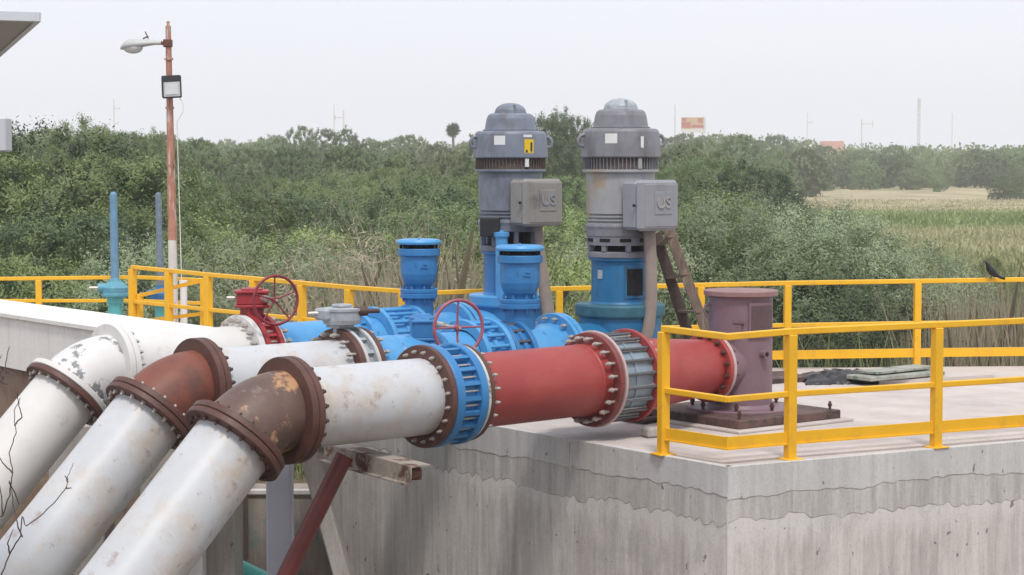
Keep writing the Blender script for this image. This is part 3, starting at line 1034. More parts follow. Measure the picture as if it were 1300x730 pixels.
# ------------------------------------------------------------------ pumps
def patch(c, r, a0, a1, z0, z1, off, mat, name, parent, n=8):
    b = MB()
    vs = []
    for rr in (r + off, r - 0.01):
        for i in range(n + 1):
            t = a0 + (a1 - a0) * i / n
            for zq in (z0, z1):
                vs.append((c.x + math.sin(t) * rr, c.y - math.cos(t) * rr, zq))
    fs = []
    m = 2 * (n + 1)
    for i in range(n):
        q = 2 * i
        fs.append((q, q + 2, q + 3, q + 1))
        fs.append((q, m + q, m + q + 2, q + 2))
        fs.append((q + 1, q + 3, m + q + 3, m + q + 1))
    fs.append((0, 1, m + 1, m))
    fs.append((2 * n, m + 2 * n, m + 2 * n + 1, 2 * n + 1))
    b._add(vs, fs)
    return b.build(name, mat, parent)


def text_mesh(txt, size, depth, name):
    cu = bpy.data.curves.new(name, 'FONT')
    cu.body = txt
    cu.size = size
    cu.extrude = depth / 2
    cu.align_x = 'CENTER'
    cu.align_y = 'CENTER'
    o = bpy.data.objects.new(name, cu)
    COL.objects.link(o)
    bpy.context.view_layer.update()
    me = bpy.data.meshes.new_from_object(o.evaluated_get(bpy.context.evaluated_depsgraph_get()))
    bpy.data.objects.remove(o)
    bpy.data.curves.remove(cu)
    return me


def pump(c, first, label):
    """vertical turbine pump: drum, stool, bracket, motor, head, dome, terminal box"""
    t = thing('vertical_pump', label, 'pump', c, 'vertical motor pumps on the platform')
    hm = mgrey1 if first else mgrey2
    bm = mgrey1 if first else mbody
    xm = mbox1 if first else mbox2
    dm = blued if first else teal
    fm = blue if first else teald
    b = MB()
    b.lathe(c, Z, [(0.46, 0.0), (0.46, 0.03), (0.395, 0.032), (0.39, 0.05), (0.39, 0.80)], 56, cap=False)
    b.build('pump_drum', dm, t)
    b = MB()
    b.lathe(c, Z, [(0.39, 0.80), (0.42, 0.815), (0.425, 0.83), (0.425, 0.91), (0.415, 0.925), (0.24, 0.93)], 56, cap=False)
    b.build('drum_flange', fm, t)
    b = MB()
    b.lathe(c, Z, [(0.285, 0.93), (0.275, 0.95), (0.272, 1.30), (0.275, 1.325), (0.30, 1.34), (0.30, 1.365)], 48, cap=False)
    st = b.build('stool', dm, t)
    # inspection window on the stool
    if not first:
        patch(c, 0.274, 0.10, 0.83, 0.99, 1.29, 0.012, dm, 'window_frame', t)
        patch(c, 0.284, 0.17, 0.76, 1.015, 1.265, 0.006, mdark, 'inspection_window', t)
        patch(c, 0.274, -0.90, -0.70, 1.17, 1.25, 0.008, galv, 'nameplate', t)
    b = MB()
    b.lathe(c, Z, [(0.20, 1.366), (0.31, 1.366), (0.315, 1.372), (0.315, 1.41), (0.30, 1.42), (0.29, 1.425)], 48, cap=False)
    b.build('motor_flange', hm, t)
    # bracket: ring with arched openings, dark core
    b = MB()
    b.lathe(c, Z, [(0.22, 1.425), (0.22, 1.60)], 32, cap=False)
    b.build('motor_core', mdark, t)
    b = MB()
    b.lathe(c, Z, [(0.31, 1.565), (0.325, 1.57), (0.325, 1.63), (0.33, 1.66), (0.322, 1.68)], 56, cap=False)
    b.lathe(c, Z, [(0.22, 1.566), (0.31, 1.565)], 56, cap=False)
    if not first:
        b.lathe(c, Z, [(0.22, 1.480), (0.318, 1.482), (0.318, 1.55), (0.313, 1.566)], 56, cap=False)
    for k in range(8):
        a_ = 2 * PI * k / 8 + 0.2
        q = Vector((math.cos(a_), math.sin(a_), 0))
        b.box(c + q * 0.285 + Z * 1.495, (0.055, 0.05, 0.15), a_, bev=0.008)
    b.build('bracket', hm, t)
    if not first:
        for k in range(10):
            a_ = 2 * PI * k / 10 + 0.1
            patch(c, 0.3165, a_ - 0.17, a_ + 0.17, 1.515, 1.548, 0.004, mdark, 'bracket_slot', t)
    # body with louvre slots
    b = MB()
    pr = [(0.322, 1.68)]
    for k in range(3):
        z0 = 1.69 + k * 0.034
        pr += [(0.322, z0), (0.296, z0 + 0.004), (0.296, z0 + 0.016), (0.322, z0 + 0.021)]
    pr += [(0.322, 1.80), (0.325, 2.10), (0.325, 2.165)]
    b.lathe(c, Z, pr, 64, cap=False)
    b.lathe(c, Z, [(0.325, 2.160), (0.358, 2.165), (0.362, 2.172), (0.362, 2.188), (0.35, 2.192)], 64, cap=False)
    b.build('motor_body', bm, t)
    b = MB()
    b.lathe(c, Z, [(0.335, 2.19), (0.335, 2.31)], 48, cap=False)
    b.build('vent_band', mvent, t)
    b = MB()
    for k in range(60):
        a_ = 2 * PI * k / 60
        q = Vector((math.cos(a_), math.sin(a_), 0))
        b.box(c + q * 0.344 + Z * 2.25, (0.016, 0.009, 0.118), a_)
    b.build('vent_bars', mvent if first else mgrey2, t)
    # head
    b = MB()
    b.lathe(c, Z, [(0.335, 2.302), (0.374, 2.304), (0.380, 2.315), (0.376, 2.40), (0.368, 2.50), (0.362, 2.545), (0.35, 2.566), (0.33, 2.575), (0.27, 2.577)], 64, cap=False)
    b.build('motor_head', hm, t)
    b = MB()
    b.lathe(c, Z, [(0.278, 2.576), (0.28, 2.59), (0.262, 2.594), (0.258, 2.61), (0.242, 2.70), (0.228, 2.735), (0.205, 2.752), (0.16, 2.758)], 56, cap=False)
    b.build('upper_cowl', hm, t)
    b = MB()
    pr = [(0.165, 2.756), (0.163, 2.768)] + [(0.158 * math.cos(u_), 2.77 + 0.092 * math.sin(u_)) for u_ in [PI / 2 * i / 8 for i in range(9)]]
    b.lathe(c, Z, pr, 40, cap=False)
    b.box(c + Z * 2.80, (0.012, 0.33, 0.08), 0.3)
    b.build('dome_cap', galvd if not first else mgrey1, t)
    # lifting lugs
    for a_ in (-1.25, 1.25 + 0.5):
        q = Vector((math.sin(a_), -math.cos(a_), 0))
        s_ = Vector((math.cos(a_), math.sin(a_), 0))
        p = c + q * 0.368 + Z * 2.47
        MB().tube([p - Z * 0.06, p + q * 0.05 - Z * 0.05, p + q * 0.06 + Z * 0.0, p + q * 0.03 + Z * 0.04, p - q * 0.01 + Z * 0.05], 0.018, 8).build('lifting_lug', hm, t)
    patch(c, 0.366, -0.45, -0.14, 2.435, 2.525, 0.008, labw, 'label_plate', t)
    if first:
        yl = patch(c, 0.372, 0.38, 0.66, 2.35, 2.49, 0.006, laby, 'warning_label', t)
        patch(c, 0.379, 0.56, 0.61, 2.37, 2.46, 0.003, labk, 'label_mark', yl)
        patch(c, 0.379, 0.42, 0.47, 2.36, 2.385, 0.003, labk, 'label_mark', yl)
        patch(c, 0.368, 0.36, 0.62, 2.51, 2.535, 0.006, labw, 'label_plate', t)
        patch(c, 0.337, 0.42, 0.53, 2.215, 2.30, 0.03, labw, 'label_plate', t)
    else:
        patch(c, 0.370, 0.47, 0.55, 2.38, 2.50, 0.006, labw, 'label_plate', t)
        patch(c, 0.337, 0.42, 0.53, 2.20, 2.30, 0.026, mbody, 'label_plate', t)
    # terminal box
    al = R(36)
    n_ = Vector((math.sin(al), -math.cos(al), 0))
    s_ = Vector((math.cos(al), math.sin(al), 0))
    M = Matrix((s_, -n_, Z)).transposed()      # local x across, y into the motor, z up
    bc = c + n_ * 0.40 + Z * 1.862
    b = MB()
    b.box(bc, (0.46, 0.22, 0.455), M, bev=0.03)
    tb = b.build('terminal_box', xm, t, org=bc)
    b = MB()
    b.box(bc + n_ * 0.13, (0.475, 0.06, 0.47), M, bev=0.028)
    b.box(bc + n_ * 0.158 + s_ * 0.03, (0.40, 0.016, 0.40), M, bev=0.007)
    b.build('box_cover', xm, tb)
    b = MB()
    b.box(bc + n_ * 0.168 + s_ * 0.05 + Z * 0.02, (0.21, 0.010, 0.21), M, bev=0.004)
    b.build('raised_panel', xm, tb)
    me = text_mesh('US', 0.15, 0.012, 'lettering')
    me.materials.append(mbody if not first else mbox2)
    o = bpy.data.objects.new('lettering', me)
    COL.objects.link(o)
    o.rotation_euler = (Matrix((s_, Z, n_)).transposed()).to_euler()
    o.location = bc + n_ * 0.177 + s_ * 0.05 + Z * 0.02
    attach(o, tb)
    b = MB()
    p = bc + n_ * 0.1 - s_ * 0.245
    b.cyl(p, p - s_ * 0.02 + n_ * 0.02, 0.014, n=8)
    b.build('latch', mdark, tb)
    # conduit from the box down to the deck
    p0 = bc - Z * 0.22 + n_ * 0.0 + s_ * (0.02 if not first else 0.05)
    if first:
        pts = [p0, p0 + Vector((0.02, 0, -0.25)), p0 + Vector((0.06, -0.02, -0.6)), p0 + Vector((0.12, -0.05, -1.0)), p0 + Vector((0.2, -0.1, -1.42)), Vector((p0.x + 0.26, p0.y - 0.12, 0.0))]
        rs = [0.045, 0.05, 0.06, 0.07, 0.075, 0.075]
    else:
        pts = [p0, p0 + Vector((0.015, -0.01, -0.3)), p0 + Vector((0.02, -0.02, -0.65)), p0 + Vector((0.0, -0.03, -0.9)), p0 + Vector((-0.06, -0.04, -1.15)), p0 + Vector((-0.13, -0.04, -1.42)), Vector((p0.x - 0.16, p0.y - 0.04, 0.0))]
        rs = [0.058] * 7
    MB().tube(pts, rs, 14).build('conduit', conduit, t)
    return t


u2 = at(LB, 787)
u1 = at(LC, 648)
c2 = Vector((u2.x, u2.y, 0))
c1 = Vector((u1.x, u1.y, 0))
pump(c1, True, 'left pump, bluish grey motor with a yellow label, on a bright blue base')
pump(c2, False, 'right pump, weathered grey motor on a teal-blue base with dark window')
# last blue and teal pipe pieces reach the drums
pipe('blue_pipe', cB5 + D * 0.06, u2 - D * 0.30, RP - 0.02, teal, tB, label='teal pipe entering the right pump')
# riser and black box on the left pump
b = MB()
rp = WY(637, 300, c1.y - 0.36)
rx = Vector((rp.x, rp.y, 0))
b.cyl(rx + Z * 0.9, rx + Z * (rp.z), 0.062, n=20)
b.lathe(rx, Z, [(0.062, rp.z - 0.01), (0.078, rp.z), (0.078, rp.z + 0.035), (0.06, rp.z + 0.042), (0.025, rp.z + 0.045), (0.02, rp.z + 0.06), (0, rp.z + 0.062)], 20)
tp = [o for o in COL.objects if o.name.startswith('vertical_pump')][0]
b.build('riser_pipe', blue, tp)
b = MB()
kb = WY(622, 288, c1.y - 0.30)
b.box(kb, (0.20, 0.12, 0.19), bev=0.01)
b.box(kb + Vector((0.12, 0.1, 0)), (0.10, 0.12, 0.19), bev=0.01)
b.build('motor_starter_box', black, tp)
# ------------------------------------------------------------------ mauve pump head of line A
hc = pA1.copy()
hc.z = 0
ph = thing('pump_head', 'mauve discharge head with round lid and square brown window, on a rusty base plate', 'pump head', hc)
RC = 0.278
b = MB()
b.lathe(hc, Z, [(RC, 0.10), (RC, 1.10)], 56, cap=False)
b.build('column', mauve, ph)
b = MB()
b.lathe(hc, Z, [(0.2, 1.095), (0.318, 1.095), (0.325, 1.10), (0.325, 1.135), (0.318, 1.142), (0.10, 1.148), (0, 1.15)], 56, cap=False)
lid = b.build('lid', mauvel, ph)
b = MB()
b.lathe(hc, Z, [(0.46, 0.085), (0.465, 0.09), (0.465, 0.112), (0.455, 0.12), (0.30, 0.122), (RC, 0.15)], 56, cap=False)
bf = b.build('base_flange', mauve, ph)
bolts(bf, hc + Z * 0.12, Z, 0.42, 8, boltd, 0.03, 0.05, 0.024, ph=0.2)
ap = R(38)
s_ = Vector((math.cos(ap), math.sin(ap), 0))
n_ = Vector((math.sin(ap), -math.cos(ap), 0))
rotp = ap
b = MB()
pc = hc + Z * 0.062
b.box(pc, (1.24, 1.24, 0.075), rotp, bev=0.008)
pl = b.build('base_plate', plate, ph)
bolts(pl, pc, Z, 0.78, 4, boltd, 0.0, 0.09, 0.02, ph=rotp)
b = MB()
b.box(hc + Z * 0.0125, (1.4, 1.4, 0.025), rotp, bev=0.006)
b.build('grout_pad', cdeck, ph)
patch(hc, RC, 0.13, 1.05, 0.74, 1.045, 0.018, mauve, 'window_frame', ph)
patch(hc, RC + 0.01, 0.20, 0.98, 0.765, 1.02, 0.014, mauved, 'window_pane', ph)
b = MB()
q = Vector((math.sin(-0.05), -math.cos(-0.05), 0))
p = hc + q * RC + Z * 0.87
b.tube([p, p + q * 0.06, p + q * 0.07 - Vector((0.09, 0, -0.008))], 0.013, 8)
b.build('handle', mauved, ph)
b = MB()
q = Vector((math.sin(-1.35), -math.cos(-1.35), 0))
p = hc + q * RC + Z * 0.96
b.tube([p + Z * 0.06, p + q * 0.05 + Z * 0.055, p + q * 0.06, p + q * 0.02 - Z * 0.06], 0.012, 8)
b.build('lifting_eye', mauve, ph)
b = MB()
q = Vector((math.sin(0.62), -math.cos(0.62), 0))
p = hc + q * (RC - 0.01) + Z * 0.60
b.cyl(p, p + q * 0.07, 0.034, n=16)
b.cyl(p + q * 0.07, p + q * 0.072, 0.02, n=12, mi=1)
b.build('drain_nozzle', [mauve, mdark], ph)
b = MB()
st0 = uR1 + D * 0.062
ln = (Vector((pA1.x, pA1.y, ZP)) - st0).length
b.lathe(st0, D, [(0.285, 0), (0.285, 0.012), (0.235, 0.016), (0.235, 0.08), (0.222, ln * 0.55), (0.20, ln * 0.8)], 48, cap=False)
b.build('outlet_nozzle', mauve, ph)

# ------------------------------------------------------------------ platform
CN = W(924, 593, 0)                      # the near corner
LD = (W(640, 543, 0) - CN).normalized()  # along the left face, away
RD = (W(1300, 560, 0) - CN).normalized() # along the right face, away
# left end of the left face shows at column 420
t = 0
while scr(CN + LD * t + Z * -0.6)[0] > 421:
    t += 0.01
LEN_L = t
PL = CN + LD * LEN_L
FR = W(1300, 468.5, 0)
far_l = W(560, 478, 0)
BK = [Vector((PL.x - 3.4, PL.y + 5.4, 0))]
P_R = CN + RD * 13
P_BR = Vector((12.5, 22.3, 0))
P_BL = Vector((-1.4, 21.35, 0))
P_BLL = Vector((-6.3, 26.6, 0))
P_LL = Vector((-8.0, 25.5, 0))
poly = [CN, P_R, P_BR, P_BL, PL]
plat = thing('concrete_platform', 'large raised concrete platform with pale deck and streaked side walls carrying the pumps', 'platform', CN - Z * 4)
INW = 0.05


def inset(pts, d):
    out = []
    n = len(pts)
    for i in range(n):
        a_, b_, c_ = pts[i - 1], pts[i], pts[(i + 1) % n]
        e0 = (b_ - a_).normalized()
        e1 = (c_ - b_).normalized()
        n0 = Vector((-e0.y, e0.x, 0))
        n1 = Vector((-e1.y, e1.x, 0))
        m = (n0 + n1).normalized()
        out.append(b_ + m * d / max(0.3, m.dot(n0)))
    return out


MB().prism(inset(poly, 0.008), -0.20, 0.0).build('deck_slab', cdeck, plat, org=CN)
MB().prism(inset(poly, 0.0045), -5.0, -0.20).build('wall', cwall, plat, org=CN)
rnd = random.Random(5)


def edge_course(p0, p1, ztop, zlow, amp, thick, mat, name, outn, seed, cell=0.05, gap=None, jag=0.012):
    """a cast course on the wall face with an uneven lower edge"""
    rr = random.Random(seed)
    L_ = (p1 - p0).length
    n = int(L_ / cell)
    d = (p1 - p0) / n
    b = MB()
    ph_ = [rr.uniform(0, 6.28) for _ in range(4)]
    zl, zt = [], []
    for i in range(n + 1):
        s_ = i * cell
        zl.append(zlow + amp * (0.5 * math.sin(s_ * 1.3 + ph_[0]) + 0.3 * math.sin(s_ * 3.7 + ph_[1]) + 0.2 * math.sin(s_ * 9 + ph_[2])) + rr.uniform(-jag, jag))
        z_ = ztop if not callable(ztop) else ztop(s_)
        zt.append(z_)
    vs = []
    for i in range(n + 1):
        p = p0 + d * i
        bulge = thick * (0.85 + 0.15 * math.sin(i * 0.31 + ph_[3])) + rr.uniform(-0.001, 0.001)
        vs += [p + Z * zl[i] - outn * 0.05, p + outn * (bulge - 0.006) + Z * zl[i], p + outn * bulge + Z * (zl[i] + 0.012), p + outn * thick * 0.9 + Z * (zt[i] - 0.004), p + outn * (thick * 0.9 - 0.004) + Z * zt[i], p + Z * zt[i] - outn * 0.05]
    fs = []
    for i in range(n):
        for k in range(5):
            q = i * 6 + k
            fs.append((q, q + 6, q + 7, q + 1))
    fs.append((0, 1, 2, 3, 4, 5))
    fs.append(tuple(n * 6 + k for k in (5, 4, 3, 2, 1, 0)))
    b._add(vs, fs)
    return b.build(name, mat, plat, org=p0)


nL = Vector((LD.y, -LD.x, 0))
if nL.y > 0 and nL.x > 0:
    nL = -nL
nL = nL if nL.dot(Vector((0, -1, 0))) > 0 else -nL
nR = Vector((RD.y, -RD.x, 0))
nR = nR if nR.dot(Vector((0, -1, 0))) > 0 else -nR
edge_course(CN, PL, 0.003, -0.235, 0.025, 0.003, cslab, 'slab_course', nL, 1, jag=0.012)
edge_course(CN, P_R, 0.003, -0.26, 0.04, 0.003, cslab, 'slab_course', nR, 2, jag=0.014)
edge_course(CN + LD * 0.01, PL, -0.15, -0.46, 0.05, -0.002, cband, 'joint_course', nL, 3, jag=0.03)
edge_course(CN + RD * 0.01, P_R, -0.15, -0.45, 0.05, -0.002, cband, 'joint_course', nR, 4, jag=0.026)
# rusty cable stub / cold joint notch on the left face
b = MB()
jn = W(724, 561, 0)
b.box(jn + nL * 0.004 - Z * 0.12, (0.012, 0.008, 0.24), math.atan2(LD.y, LD.x))
b.build('slab_joint', cold, plat)

terr_ = [Vector(p) for p in ((-1.25, 21.0, 0), (-1.25, 21.9, 0), (-3.9, 28.2, 0), (-9.8, 28.4, 0), (-9.8, 24.2, 0), (-3.6, 22.0, 0))][::-1]
b = MB()
b.prism(terr_, -1.3, -0.10)
tag(b.build('rear_terrace', cdeck), 'pale rear terrace under the left railings, stem valves and lamp post', 'terrace')

# concrete stub by the near post
b = MB()
p = W(829, 556, 0)
b.box((p.x, p.y + 0.05, 0.045), (0.16, 0.14, 0.09), 0.5, bev=0.02)
tag(b.build('concrete_block', cpier), 'small dark concrete block at the foot of the leftmost near rail post', 'block')
b = MB()  # three dark bars forming the dark blotch under the red pipe
for k in range(3):
    b.box((hc.x - 0.75 - 0.1 * k, hc.y - 0.15 + 0.09 * k, 0.03 + 0.02 * k), (0.5, 0.09, 0.035), 0.9 + 0.2 * k, bev=0.01)
tag(b.build('blotch_bars', woodd), 'dark scrap bars under the red pipe beside the rusty base plate', 'blotch')


# ------------------------------------------------------------------ railings
def rail(name, label, pts, posts, ztops, mid=0.5, kick=True, foot=None, tw=0.05, pw=0.075, group=None, kh=0.095, kz=0.115, extra=None, post_h=None, cat='railing'):
    """pts: plan points of the run, ztops heights of the top rail; posts: plan points"""
    t = thing(name, label, cat, Vector((pts[0][0], pts[0][1], 0)), group)
    b = MB()
    P = [Vector((p[0], p[1], z)) for p, z in zip(pts, ztops)]
    for i in range(len(P) - 1):
        b.beam(P[i] - Z * tw / 2, P[i + 1] - Z * tw / 2, tw, tw, ext=0.012, bev=0.006)
    b.build('top_rail', yellow, t)
    if mid:
        b = MB()
        for i in range(len(P) - 1):
            a_ = Vector((P[i].x, P[i].y, P[i].z * mid))
            c_ = Vector((P[i + 1].x, P[i + 1].y, P[i + 1].z * mid))
            b.beam(a_, c_, tw * 0.85, tw * 0.9, bev=0.005, ext=0.01)
        b.build('mid_rail', yellow, t)
    if kick:
        b = MB()
        for i in range(len(P) - 1):
            a_ = Vector((P[i].x, P[i].y, kz + kh / 2))
            c_ = Vector((P[i + 1].x, P[i + 1].y, kz + kh / 2))
            b.beam(a_, c_, 0.02, kh, ext=0.008)
            b.beam(a_ - Z * (kh / 2 - 0.004), c_ - Z * (kh / 2 - 0.004), 0.045, 0.01, ext=0.008)
        b.build('kick_board', yellow, t)
    for (p, zt, rot) in posts:
        b = MB()
        z0 = 0.0 if foot is None else foot
        b.box((p[0], p[1], (z0 + zt - tw) / 2 + 0.002), (pw, pw, zt - tw - z0), rot, bev=0.006)
        po = b.build('post', yellow, t)
        MB().box((p[0], p[1], z0 + 0.005), (0.15, 0.15, 0.012), rot, bev=0.003).build('foot_plate', yellow, po)
    return t


rotL = math.atan2(RD.y, RD.x)
rc = CN + (LD + RD) * 0.09
pl1, pl2, pl3 = W(842, 577, 0), W(1003, 583, 0), W(1188, 568, 0)
pl3 = W(1188, 568, 0)
pend = CN + RD * 13 + LD * 0.12
nd = (pl3 - pl2).normalized()
p4 = pl3 + nd * 1.35
p5 = pl3 + nd * 2.7
p6 = pl3 + nd * 4.05
cor = W(924, 592, 0) + (pl2 - W(924, 592, 0)).normalized() * 0.0
cor = Vector((cor.x, cor.y + 0.06, 0))
rail('railing', 'nearest yellow railing turning the corner in front of the mauve pump head', [pl1, cor, pl2, pl3, p4, p5, p6], [(pl1, 1.0, rotL), (pl2, 1.0, rotL), (pl3, 1.0, rotL), (p4, 1.0, rotL), (p5, 1.0, rotL), (p6, 1.0, rotL)], [1.0, 0.985] + [1.0] * 5, mid=0.5)


def top_pt(u, v, Y):
    p = WY(u, v, Y)
    return p


far = [(1440, 350, 22.0), (1165, 354, 21.7), (1000, 356.5, 21.45), (890, 359, 21.3), (710, 363.5, 21.15), (600, 367, 21.05), (545, 369, 21.0)]
fp = [top_pt(*q) for q in far]
fr = rail('railing', 'far yellow railing along the back edge of the deck behind the pumps', [(p.x, p.y) for p in fp], [((fp[i].x, fp[i].y), fp[i].z, 0.1) for i in (0, 1, 2, 3, 4, 5)], [p.z for p in fp], mid=0.5, kick=True, foot=-0.1, group=None)
fl = [(541, 369, 21.05), (512, 367, 21.4), (443, 362, 21.9), (383, 356.5, 22.5), (322, 351, 23.1), (264, 346, 23.8), (214, 341, 24.4), (168, 336.5, 25.0)]
fq = [top_pt(*q) for q in fl]
rail('railing', 'yellow railing rising towards the lamp post on the left, behind the red valve', [(p.x, p.y) for p in fq], [((p.x, p.y), p.z, 0.8) for p in (fq[1], fq[2], fq[3], fq[4], fq[5], fq[6], fq[7])], [p.z for p in fq], mid=0.52, kick=False, foot=-0.1, pw=0.085)
fx = [(-90, 352.5, 26.8), (49, 351, 26.6), (175, 349.5, 26.4), (262, 353.5, 26.0)]
fz = [top_pt(*q) for q in fx]
rail('railing', 'yellow railing at the far left behind the blue valve stem', [(p.x, p.y) for p in fz], [((p.x, p.y), p.z, 0.1) for p in (fz[0], fz[1], fz[3])], [p.z for p in fz], mid=0.55, kick=False, foot=-0.1, pw=0.08)
gt = thing('rail_gate', 'yellow half-open gate frame between the blue stem and the lamp post', 'gate', Vector((fq[7].x, fq[7].y, 0)))
b = MB()
ga, gb_ = top_pt(178, 375, 25.0), top_pt(258, 356, 24.2)
gc, gd = top_pt(178, 408, 25.0), top_pt(258, 398, 24.2)
for p_, q_ in ((ga, gb_), (gc, gd)):
    b.beam(p_, q_, 0.04, 0.045)
b.build('gate_rail', yellow, gt)
for p_, q_ in ((ga, gc), (gb_, gd)):
    b = MB()
    b.beam(p_ + Z * 0.02, q_ - Z * 0.25, 0.07, 0.07, up=(0, 1, 0))
    b.build('gate_post', yellow, gt)

# bird on the far rail
bp = top_pt(1258, 353, 21.73)
b = MB()
bp.z += 0.0
f_ = Vector((-1, 0, 0))
b.tube([bp + Vector((-0.068, 0, 0.182)), bp + Vector((-0.052, 0, 0.178)), bp + Vector((-0.036, 0, 0.150)), bp + Vector((-0.018, 0, 0.108)), bp + Vector((0.02, 0, 0.062)), bp + Vector((0.05, 0, 0.038)), bp + Vector((0.075, 0, 0.022)), bp + Vector((0.12, 0, 0.002)), bp + Vector((0.155, 0, -0.004))],
       [0.005, 0.021, 0.024, 0.037, 0.043, 0.032, 0.018, 0.015, 0.017], 12)
b.tube([bp + Vector((-0.06, 0, 0.180)), bp + Vector((-0.10, 0, 0.190))], [0.007, 0.001], 6)
b.tube([bp + Vector((-0.01, -0.026, 0.09)), bp + Vector((0.04, -0.026, 0.05)), bp + Vector((0.085, -0.012, 0.02))], [0.018, 0.02, 0.003], 8)
bird = thing('black_bird', 'glossy black long-tailed bird perched on the far yellow rail at the right', 'bird', bp)
b.build('body', birdm, bird)
for dy in (-0.012, 0.012):
    MB().tube([bp + Vector((0.015, dy, 0.04)), bp + Vector((0.005, dy, 0.01)), bp + Vector((-0.012, dy, -0.004))], 0.003, 6).build('leg', birdm, bird)

# ------------------------------------------------------------------ deck clutter
b = MB()
q0, q1, q2, q3 = W(1085, 487, 0.0), W(1180, 473, 0), W(1187, 467, 0), W(1092, 476, 0)
zlift = Z * 0.11
s0 = WY(1090, 480, 19.9); s1 = WY(1184, 472, 20.6)
b.beam(s0, s1, 0.34, 0.045, bev=0.008)
b.beam(s0 + Vector((0.1, 0.12, 0.045)), s1 + Vector((-0.05, 0.1, 0.05)), 0.28, 0.02)
tag(b.build('fibreglass_panel', sheetm), 'weathered green-white board lying on the black tarp', 'board')
b = MB()
rr = random.Random(3)
n = 22
m_ = 12
vs = []
cA = W(1018, 486, 0)
cB = W(1125, 484, 0)
for i in range(n + 1):
    for j in range(m_ + 1):
        p = cA.lerp(cB, i / n) + Vector((0.0, (j / m_ - 0.25) * 0.9, 0))
        env = math.sin(PI * min(1, max(0, i / n))) ** 0.5 * math.sin(PI * j / m_) ** 0.5
        p.z = 0.006 + env * (0.05 + rr.uniform(0, 0.07))
        p.x += rr.uniform(-0.03, 0.03)
        p.y += rr.uniform(-0.03, 0.03)
        vs.append(p)
fs = [(i * (m_ + 1) + j, (i + 1) * (m_ + 1) + j, (i + 1) * (m_ + 1) + j + 1, i * (m_ + 1) + j + 1) for i in range(n) for j in range(m_)]
b._add(vs, fs, 0, True)
o = b.build('black_tarp', tarp)
md = o.modifiers.new('sol', 'SOLIDIFY')
md.thickness = 0.006
tag(o, 'crumpled black tarp on the deck left of the board', 'tarp')
b = MB()
g1, g2, g3, g4 = W(1116, 488, 0.0), W(1262, 480, 0), W(1245, 470, 0), W(1120, 474, 0)
b._add([g1, g2, g3, g4] + [p + Z * 0.035 for p in (g1, g2, g3, g4)], [(3, 2, 1, 0), (4, 5, 6, 7), (0, 1, 5, 4), (1, 2, 6, 5), (2, 3, 7, 6), (3, 0, 4, 7)])
tag(b.build('metal_sheet', sheet2), 'thin beige sheet lying flat on the deck under the board', 'sheet')
b = MB()
g1, g2, g3, g4 = W(960, 489, 0.0), W(1022, 485, 0), W(1004, 476, 0), W(958, 478, 0)
b._add([g1, g2, g3, g4] + [p + Z * 0.05 for p in (g1, g2, g3, g4)], [(3, 2, 1, 0), (4, 5, 6, 7), (0, 1, 5, 4), (1, 2, 6, 5), (2, 3, 7, 6), (3, 0, 4, 7)])
tag(b.build('rusty_lid', plate), 'flat dark rusty hatch cover on the deck right behind the mauve pump head', 'cover')

# ------------------------------------------------------------------ wooden ladder
ld = thing('wooden_ladder', 'old wooden ladder leaning on the terminal box of the right pump', 'ladder', W(915, 497, 0))
ra0, ra1 = WY(846, 284, 19.35), W(926, 500, 0)
rb0, rb1 = WY(832, 296, 19.75), W(896, 492, 0)
MB().beam(ra0, ra1, 0.10, 0.045, up=(0, 1, 0), bev=0.004).build('side_rail', wood, ld)
MB().beam(rb0, rb1, 0.11, 0.045, up=(0, 1, 0), bev=0.004).build('side_rail', woodd, ld)
for f_ in (0.08, 0.30, 0.52, 0.74):
    MB().beam(rb0.lerp(rb1, f_ * 0.97), ra0.lerp(ra1, f_), 0.09, 0.022, ext=0.03, bev=0.003).build('rung', wood, ld)

# ------------------------------------------------------------------ white channel on the left
ch = thing('concrete_channel', 'long whitewashed concrete channel running along the left behind the far elbow', 'channel', WY(100, 430, 20))
ZC = 0.62
c_n1, c_n0 = W(215, 427.5, ZC), W(0, 396, ZC)
dch = (c_n0 - c_n1).normalized()
n1 = c_n1 - dch * 1.0
n0 = c_n1 + dch * 7.5
bk1, bk0 = W(300, 419, ZC), W(0, 380, ZC)
dbk = (bk0 - bk1).normalized()
k1_ = bk1 - dbk * 0.2
k0_ = bk1 + dbk * 9.5
b = MB()
b.prism([n1, k1_, k0_, n0], ZC - 0.6, ZC)
b.build('channel_box', cwhite, ch)
b = MB()
oo = Vector((dch.y, -dch.x, 0))
oo = oo if oo.y < 0 else -oo
b.beam(n1 + oo * 0.01 - Z * 0.025, n0 + oo * 0.01 - Z * 0.025, 0.05, 0.04)
b.build('coping', cwhite, ch)
b = MB()
b.prism([n1 - oo * 0.1, k1_, k0_, n0 - oo * 0.1], -1.6, ZC - 0.6)
b.build('footing', cdirt, ch, label='brown dirt-covered footing')

